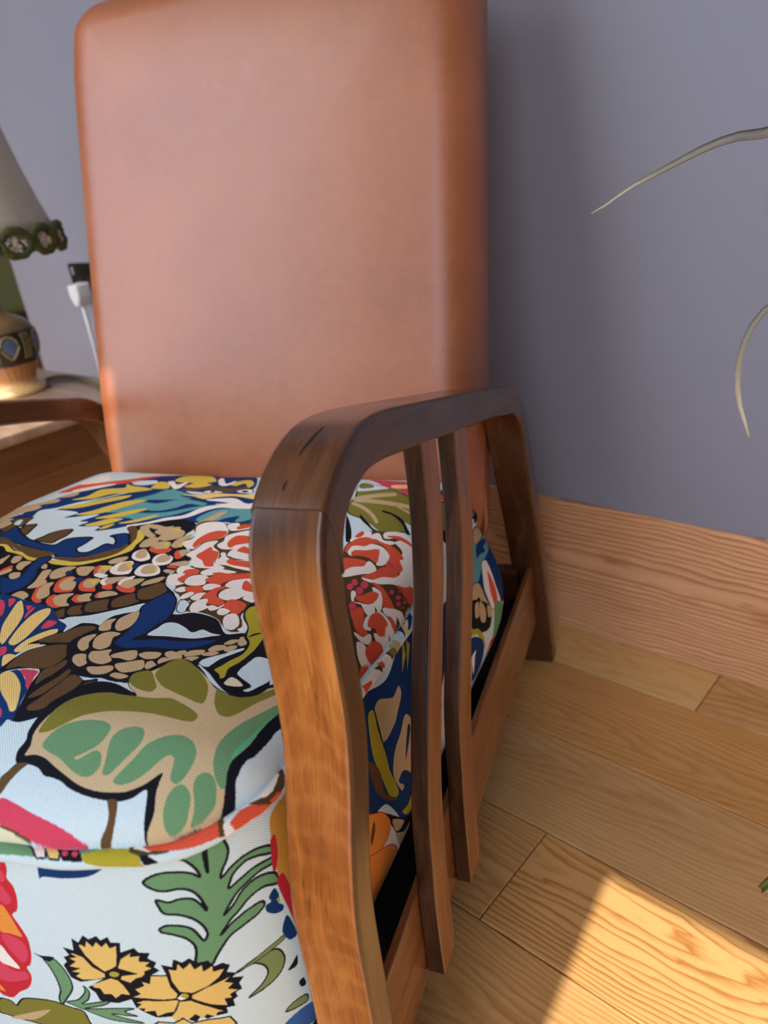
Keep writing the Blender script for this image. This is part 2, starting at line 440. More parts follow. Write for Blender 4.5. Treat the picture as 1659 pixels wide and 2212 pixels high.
for r in range(len(seams) - 1):
    y1, y0 = seams[r], max(seams[r + 1], YF)
    if y1 - y0 < 0.01: continue
    js = sorted(joints.get(r, [rng.uniform(-1.6, -0.9), rng.uniform(0.1, 0.7)]))
    xs = [-2.9] + js + [XR_]
    tn = tones.get(r, [rng.uniform(0, 0.8) for _ in xs])
    for k in range(len(xs) - 1):
        plank(xs[k], xs[k + 1], y0, y1, tn[k % len(tn)], 0.85 if (r, k) == (3, 2) else None)
    plank(-4.6, -2.9, y0, y1, rng.uniform(0, 0.8)); plank(XL, -4.6, y0, y1, rng.uniform(0, 0.8))
yy = 0.0075; r = 0
while yy < 3.0:
    y1 = min(yy + 0.149, 3.1)
    xs = [XL, -4.9 + 0.5 * math.sin(r * 2.1), -3.4 + 0.5 * math.sin(r * 1.3 + 1), -2.268]
    for k in range(3): plank(xs[k], xs[k + 1], yy, y1, rng.uniform(0, 0.8))
    yy = y1; r += 1

# skirting board
bm = bmesh.new()
prof = [(0.0072, 0.0), (0.0, 0.0), (0.0, 0.226), (0.0012, 0.2295), (0.0035, 0.231), (0.0072, 0.231)]
va = [bm.verts.new((-2.268, y, z)) for y, z in prof]; vb = [bm.verts.new((XR_ - 0.001, y, z)) for y, z in prof]
for i in range(len(prof)):
    j = (i + 1) % len(prof); bm.faces.new((va[i], va[j], vb[j], vb[i]))
bm.faces.new(va); bm.faces.new(vb)
sk = obj('baseboard_back', bm, M_PINE); sk['kind'] = 'structure'; sk.location = (0, 0.0005, 0.001)

# ------------------------------------------------------------------ armchair (own frame: x right, y back, z up)
CH_LOC = (-0.8135, -0.2155, 0.0); CH_RZ = R_(21.5506)
chair = empty('armchair', CH_LOC, CH_RZ)
tag(chair, 'bentwood armchair with tan leather back and slatted wooden sides, beside the grey wall', 'armchair')
AX1, AX0 = 0.321, 0.275          # outer and inner face of an arm

OUT = [(-.728, 0), (-.722, .12), (-.717, .24), (-.714, .32), (-.703, .37), (-.691, .405), (-.682, .445), (-.680, .49), (-.680, .53), (-.676, .555),
       (-.665, .575), (-.648, .589), (-.625, .599), (-.600, .603), (-.565, .599), (-.514, .587), (-.427, .565), (-.336, .542), (-.275, .526),
       (-.21, .508), (-.180, .499), (-.158, .487), (-.140, .472), (-.122, .450), (-.106, .427), (-.078, .36), (-.055, .302), (-.027, .219), (-.005, .132), (.015, .06), (.033, 0)]
INN = [(-.702, 0), (-.696, .10), (-.691, .20), (-.690, .25), (-.688, .31), (-.684, .34), (-.675, .369), (-.665, .398), (-.657, .43), (-.6545, .46), (-.6555, .49),
       (-.6555, .52), (-.653, .540), (-.648, .553), (-.638, .563), (-.622, .570), (-.600, .573), (-.571, .569), (-.534, .560), (-.469, .544), (-.382, .522),
       (-.283, .498), (-.222, .480), (-.190, .471), (-.168, .461), (-.150, .447), (-.138, .425), (-.126, .390), (-.106, .341), (-.080, .28), (-.057, .217),
       (-.036, .15), (-.018, .084), (0, 0)]

def nearest(P, q):
    return int(np.argmin(((P - np.array(q)) ** 2).sum(1)))

def strip_solid(outer, inner, x0, x1, u0=0.0, wear_shade_f=None):
    """bent bar between two (y,z) curves with equal sample counts; UV: u along, v across (metres)"""
    bm = bmesh.new(); uvl = bm.loops.layers.uv.new('UVMap')
    wl_ = bm.verts.layers.float.new('wear')
    n = len(outer)
    ds = np.r_[0, np.cumsum(np.linalg.norm(np.diff((outer + inner) / 2, axis=0), axis=1))] + u0
    V = []
    for i in range(n):
        q = []
        for (p, x) in ((outer[i], x0), (outer[i], x1), (inner[i], x1), (inner[i], x0)):
            vv = bm.verts.new((x, p[0], p[1])); vv[wl_] = wear_shade_f(p) if wear_shade_f else 0.0; q.append(vv)
        V.append(q)
    w = abs(x1 - x0)
    bw = bm.edges.layers.float.new('bevel_weight_edge')
    for i in range(n - 1):
        th0 = np.linalg.norm(outer[i] - inner[i])
        offs = (0, w, w + th0, 2 * w + th0, 2 * w + 2 * th0)
        for k in range(4):
            f = bm.faces.new((V[i][k], V[i][(k + 1) % 4], V[i + 1][(k + 1) % 4], V[i + 1][k]))
            for lp, (uu, vv) in zip(f.loops, ((ds[i], offs[k]), (ds[i], offs[k + 1]), (ds[i + 1], offs[k + 1]), (ds[i + 1], offs[k]))):
                lp[uvl].uv = (uu, vv)
    for i in range(n - 1):
        for k in range(4):
            bm.edges.get((V[i][k], V[i + 1][k]))[bw] = 1.0
    for e in (0, n - 1):
        f = bm.faces.new(V[e])
        for ed in f.edges: ed.smooth = False
        for lp, (uu, vv) in zip(f.loops, ((0, 0), (0, w), (0.02, w), (0.02, 0))): lp[uvl].uv = (uu, vv)
    return bm

def pair(o, i, n):
    """resample two curves so that section i of one faces section i of the other"""
    so = spline(o, n)
    fine = spline(i, 900)
    # monotone nearest-normal matching by normalised length blended with nearest point
    t = np.linspace(0, 1, n); idx = []
    last = 0
    for k in range(n):
        lo = max(last, int((t[k] - 0.05) * 899)); hi = min(899, int((t[k] + 0.05) * 899) + 1)
        lo = min(lo, hi - 1)
        d = ((fine[lo:hi] - so[k]) ** 2).sum(1)
        last = lo + int(np.argmin(d)); idx.append(last)
    idx[0] = 0; idx[-1] = 899
    idx = np.array(idx, float)
    ker = np.array([1, 2, 3, 2, 1.]) / 9
    pad = np.r_[[idx[0]] * 2, idx, [idx[-1]] * 2]
    idx = np.convolve(pad, ker, 'valid'); idx[0] = 0; idx[-1] = 899
    return so, idx, fine

NO, IDX, FINE = pair(OUT, INN, 130)
# scarf joint between the front leg and the bent arm: sections shear smoothly into the oblique cut
kj = nearest(NO, (-.662, .578))
sh_ = IDX[kj] - nearest(FINE, (-.6547, .534))
IDX = IDX - sh_ * np.exp(-((np.arange(len(NO)) - kj) / 9.0) ** 2)
IDX[0] = 0; IDX[-1] = 899
NI = np.stack([np.interp(IDX, np.arange(900), FINE[:, k]) for k in (0, 1)], 1)
def wear_shade_leg(p):
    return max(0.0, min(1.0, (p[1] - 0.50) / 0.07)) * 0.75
def wear_shade_arm(p):  # rear leg at full strength: shade painted over the worn tone
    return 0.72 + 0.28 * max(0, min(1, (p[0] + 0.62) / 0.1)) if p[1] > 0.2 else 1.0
LO, LI, AO, AI = NO[:kj + 1].copy(), NI[:kj + 1].copy(), NO[kj:].copy(), NI[kj:].copy()
for c_, k0, k1 in ((LO, -1, -2), (LI, -1, -2), (AO, 0, 1), (AI, 0, 1)):
    d_ = c_[k1] - c_[k0]; c_[k0] = c_[k0] + d_ / np.linalg.norm(d_) * 0.00045
SL1F = [(-.502, .560), (-.503, .50), (-.516, .44), (-.529, .41), (-.552, .355), (-.567, .313), (-.580, .269), (-.586, .225), (-.591, .176), (-.592, .104)]
SL1B = [(-.468, .552), (-.470, .49), (-.481, .44), (-.493, .41), (-.514, .358), (-.530, .318), (-.543, .278), (-.551, .228), (-.556, .178), (-.558, .102)]
SL2F = [(-.419, .540), (-.420, .48), (-.424, .44), (-.437, .394), (-.460, .34), (-.480, .29), (-.489, .235), (-.495, .18), (-.498, .103)]
SL2B = [(-.381, .530), (-.384, .47), (-.388, .43), (-.399, .39), (-.424, .332), (-.445, .27), (-.455, .22), (-.460, .17), (-.462, .101)]
for sg in (1, -1):
    S_ = lambda a: sg * a
    side = 'right' if sg > 0 else 'left'
    for nm_, bm in (('front_leg', strip_solid(LO, LI, S_(AX0), S_(AX1), 0, wear_shade_leg)), ('armrest', strip_solid(AO, AI, S_(AX0), S_(AX1), 0.7, wear_shade_arm))):
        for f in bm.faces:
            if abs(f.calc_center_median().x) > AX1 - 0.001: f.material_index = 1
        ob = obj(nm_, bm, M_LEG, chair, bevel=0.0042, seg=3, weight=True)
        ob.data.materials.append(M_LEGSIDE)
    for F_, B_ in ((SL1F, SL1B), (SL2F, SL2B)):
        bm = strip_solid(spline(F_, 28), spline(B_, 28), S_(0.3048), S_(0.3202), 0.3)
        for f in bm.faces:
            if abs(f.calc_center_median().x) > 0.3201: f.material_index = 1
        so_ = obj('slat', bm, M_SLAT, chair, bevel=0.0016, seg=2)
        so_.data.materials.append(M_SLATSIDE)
    # side rail with a thin bead under its top edge
    bm = strip_solid(np.array([(-.688, .197), (-.04, .197)]), np.array([(-.688, .097), (-.04, .097)]), S_(0.2975), S_(0.3045))
    rl = obj('side_rail', bm, M_RAIL, chair, bevel=0.0015)
def bar(name, x0, x1, y0, y1, z0, z1, mat):
    bm = bmesh.new(); uvl = bm.loops.layers.uv.new('UVMap'); box(bm, x0, x1, y0, y1, z0, z1)
    ax = int(np.argmax([x1 - x0, y1 - y0, z1 - z0])); ot = [k for k in range(3) if k != ax]
    for f in bm.faces:
        for lp in f.loops:
            c = lp.vert.co; lp[uvl].uv = (c[ax], c[ot[0]] + c[ot[1]])
    return obj(name, bm, mat, chair, bevel=0.0015)
bar('rear_rail', -0.286, 0.286, -0.062, -0.042, 0.120, 0.197, M_DARK)
bar('front_rail', -0.286, 0.286, -0.688, -0.666, 0.050, 0.126, M_DARK)
bar('seat_deck', -0.286, 0.286, -0.660, -0.070, 0.100, 0.128, M_BLACK)

# leather back: padded slab reclined 16 degrees
def padded_slab(hw, h, th, rc, rf, crown):
    """outline rounded rectangle hw x h with corner radius rc at the top, edge fillet rf"""
    bm = bmesh.new()
    def outline(ins):
        pts = []
        w = hw - ins; top = h - ins; bot = ins; r = max(rc - ins, 0.004)
        for cx, cz, a0 in ((w - r, top - r, 0), (-w + r, top - r, 90), (-w + r, bot + r, 180), (w - r, bot + r, 270)):
            for k in range(9):
                a = R_(a0 + k * 11.25); pts.append((cx + r * math.cos(a), cz + r * math.sin(a)))
        # add intermediate points on straight runs
        out = []
        for i in range(len(pts)):
            a, b = pts[i], pts[(i + 1) % len(pts)]
            L = math.hypot(b[0] - a[0], b[1] - a[1]); n = 12 if i % 9 == 8 else 1
            for k in range(n): out.append((a[0] + (b[0] - a[0]) * k / n, a[1] + (b[1] - a[1]) * k / n))
        return out
    rings = []
    K = 9
    def add(ins, y): rings.append([bm.verts.new((x, y, z)) for x, z in outline(ins)])
    add(rf * 0.6, th)
    for k in range(4):
        a = R_(90 * k / 4); add(0.010 * (1 - math.sin(a)), th - 0.010 * (1 - math.cos(a)))
    for k in range(K + 1):
        a = R_(90 * k / K); add(rf * (1 - math.cos(a)), rf * (1 - math.sin(a)))
    for k in range(1, 7):
        t_ = k / 7; ins = rf + (hw - rf - 0.012) * t_
        rings.append(None); rings.pop()
        pts = outline(rf); cz = h * 0.5
        s = 1 - t_ * 0.96
        c_ = -crown * (1 - (1 - t_) ** 2.2)
        rings.append([bm.verts.new((x * s, c_, cz + (z - cz) * s)) for x, z in pts])
    n = len(rings[0])
    for a, b in zip(rings[:-1], rings[1:]):
        for i in range(n): bm.faces.new((a[i], a[(i + 1) % n], b[(i + 1) % n], b[i]))
    bm.faces.new(rings[0]); bm.faces.new(rings[-1])
    for v in bm.verts:
        if v.co.y < th * 0.6:
            q = max(0.0, 1 - v.co.z / 0.24); v.co.y += 0.030 * q * q; q2 = max(0.0, (v.co.z - h + 0.16) / 0.16); v.co.y += 0.016 * q2 * q2
    return bm
bk = obj('backrest', padded_slab(0.275, 0.73, 0.085, 0.055, 0.052, 0.004), M_LEATHER, chair, smooth=True)
REC = R_(16)
# slab frame: local z along the recline; front face passes (y=-.15, z=.46)
z0 = 0.29
bk.location = (0, -0.190 - math.tan(REC) * (0.46 - z0), z0)
bk.rotation_euler = (-REC, 0, 0)
# reclining pegs at the sides of the back
for sg in (1, -1):
    bm = bmesh.new(); tube(bm, [(sg * 0.262, -0.135, 0.424), (sg * 0.2748, -0.135, 0.424)], 0.010, 16)
    obj('recline_peg', bm, mat_plain('steel_peg', (0.35, 0.35, 0.36), 0.35, 1.0), chair, smooth=True)

# ------------------------------------------------------------------ seat cushion
cush = empty('seat_cushion', CH_LOC, CH_RZ)
tag(cush, 'thick box seat cushion in pale blue printed linen with peonies, scales and leaves', 'cushion')
HALF = [(0, -.774), (.06, -.7725), (.12, -.768), (.17, -.762), (.215, -.750), (.243, -.733), (.258, -.712), (.2645, -.69), (.266, -.65), (.267, -.55), (.267, -.45), (.268, -.35),
        (.2685, -.26), (.268, -.218), (.264, -.197), (.252, -.187), (.21, -.1855), (.12, -.185), (0, -.185)]
CZB = 0.137
def zpipe(y):
    return float(np.interp(y, [-.78, -.70, -.62, -.55, -.48, -.40, -.2, -.18], [.398, .402, .387, .373, .362, .356, .349, .349]))
def cushion_outline(n=240):
    h = spline(HALF, n // 2 + 1)
    left = h[1:-1][::-1].copy(); left[:, 0] *= -1
    return np.vstack([h, left])           # starts at front centre, goes right, round the back, home on the left
CO = cushion_outline()
CN = len(CO)
def lift(x, y):
    t_ = min(1.0, max(0.0, -x / 0.26)); return 0.026 * t_ * t_ * (3 - 2 * t_) * float(np.interp(y, [-.7, -.5, -.36, -.22], [0.3, 1.0, 0.9, 0.15]))
def top_point(k, r):
    """point on the crowned top: k outline index (float ok), r 0 centre .. 1 edge"""
    cy = -0.47
    x = CO[k, 0] * r; y = cy + (CO[k, 1] - cy) * r
    z = zpipe(y) + lift(x, y) + float(np.interp(y, [-.75, -.6, -.4, -.25], [.046, .05, .056, .066])) * (max(0.0, 1 - r ** 6)) ** (1 / 2.6)
    return x, y, z
ARC = np.r_[0, np.cumsum(np.linalg.norm(np.diff(np.vstack([CO, CO[:1]]), axis=0), axis=1))]
def band_point(k, v):
    """v 0 at the piping .. 1 at the bottom; bulges outwards, rounds under"""
    zt = zpipe(CO[k, 1]) + lift(CO[k, 0], CO[k, 1]); z = zt + (CZB - zt) * v
    a = CO[(k + 1) % CN] - CO[k - 1]; nrm = np.array([a[1], -a[0]]); nrm /= np.linalg.norm(nrm)
    side = abs(nrm[0])
    bul = (0.006 * (1 - side) + float(np.interp(CO[k, 1], [-.72, -.6, -.45, -.3, -.2], [0.003, 0.010, 0.018, 0.025, 0.033])) * side) * math.sin(math.pi * min(1, v * 1.05))
    und = 0.055 * max(0, (v - 0.72) / 0.28) ** 2.4
    p = CO[k] + nrm * (bul - und)
    return p[0], p[1], z
TX0, TY0, TW, TH_ = -0.32, -0.80, 0.64, 0.64          # print area of the top panel
BU0, BW, BH = -0.15, 1.05, 0.30                       # print area of the band: u along the seam, v down
def cushion_top():
    bm = bmesh.new(); uvl = bm.loops.layers.uv.new('UVMap')
    rs = [0.0] + list(1 - (1 - np.linspace(0, 1, 44)[1:]) ** 2.2)
    rings = []
    for r_ in rs[1:]: rings.append([bm.verts.new(top_point(k, r_)) for k in range(CN)])
    c = bm.verts.new(top_point(0, 0.0))
    fs = [bm.faces.new((c, rings[0][(k + 1) % CN], rings[0][k])) for k in range(CN)]
    for a, b in zip(rings[:-1], rings[1:]):
        for k in range(CN): fs.append(bm.faces.new((a[k], a[(k + 1) % CN], b[(k + 1) % CN], b[k])))
    for f in fs:
        for lp in f.loops:
            p = lp.vert.co; lp[uvl].uv = ((p.x - TX0) / TW, (p.y - TY0) / TH_)
    return bm
def cushion_band():
    bm = bmesh.new(); uvl = bm.loops.layers.uv.new('UVMap')
    vs = np.linspace(0, 1, 22)
    V = [[bm.verts.new(band_point(k, v)) for k in range(CN)] for v in vs]
    for i in range(len(vs) - 1):
        for k in range(CN):
            k2 = (k + 1) % CN
            f = bm.faces.new((V[i][k], V[i][k2], V[i + 1][k2], V[i + 1][k]))
            for lp, (s, v, kk) in zip(f.loops, ((ARC[k], vs[i], k), (ARC[k + 1], vs[i], k2), (ARC[k + 1], vs[i + 1], k2), (ARC[k], vs[i + 1], k))):
                s_ = s if s < ARC[-1] * 0.72 else s - ARC[-1]
                if k >= CN * 0.72 and s_ > 0.3: s_ -= ARC[-1]
                lp[uvl].uv = ((s_ - BU0) / BW, 1 - v * 0.26 / BH)
    bm.faces.new(V[-1])
    return bm
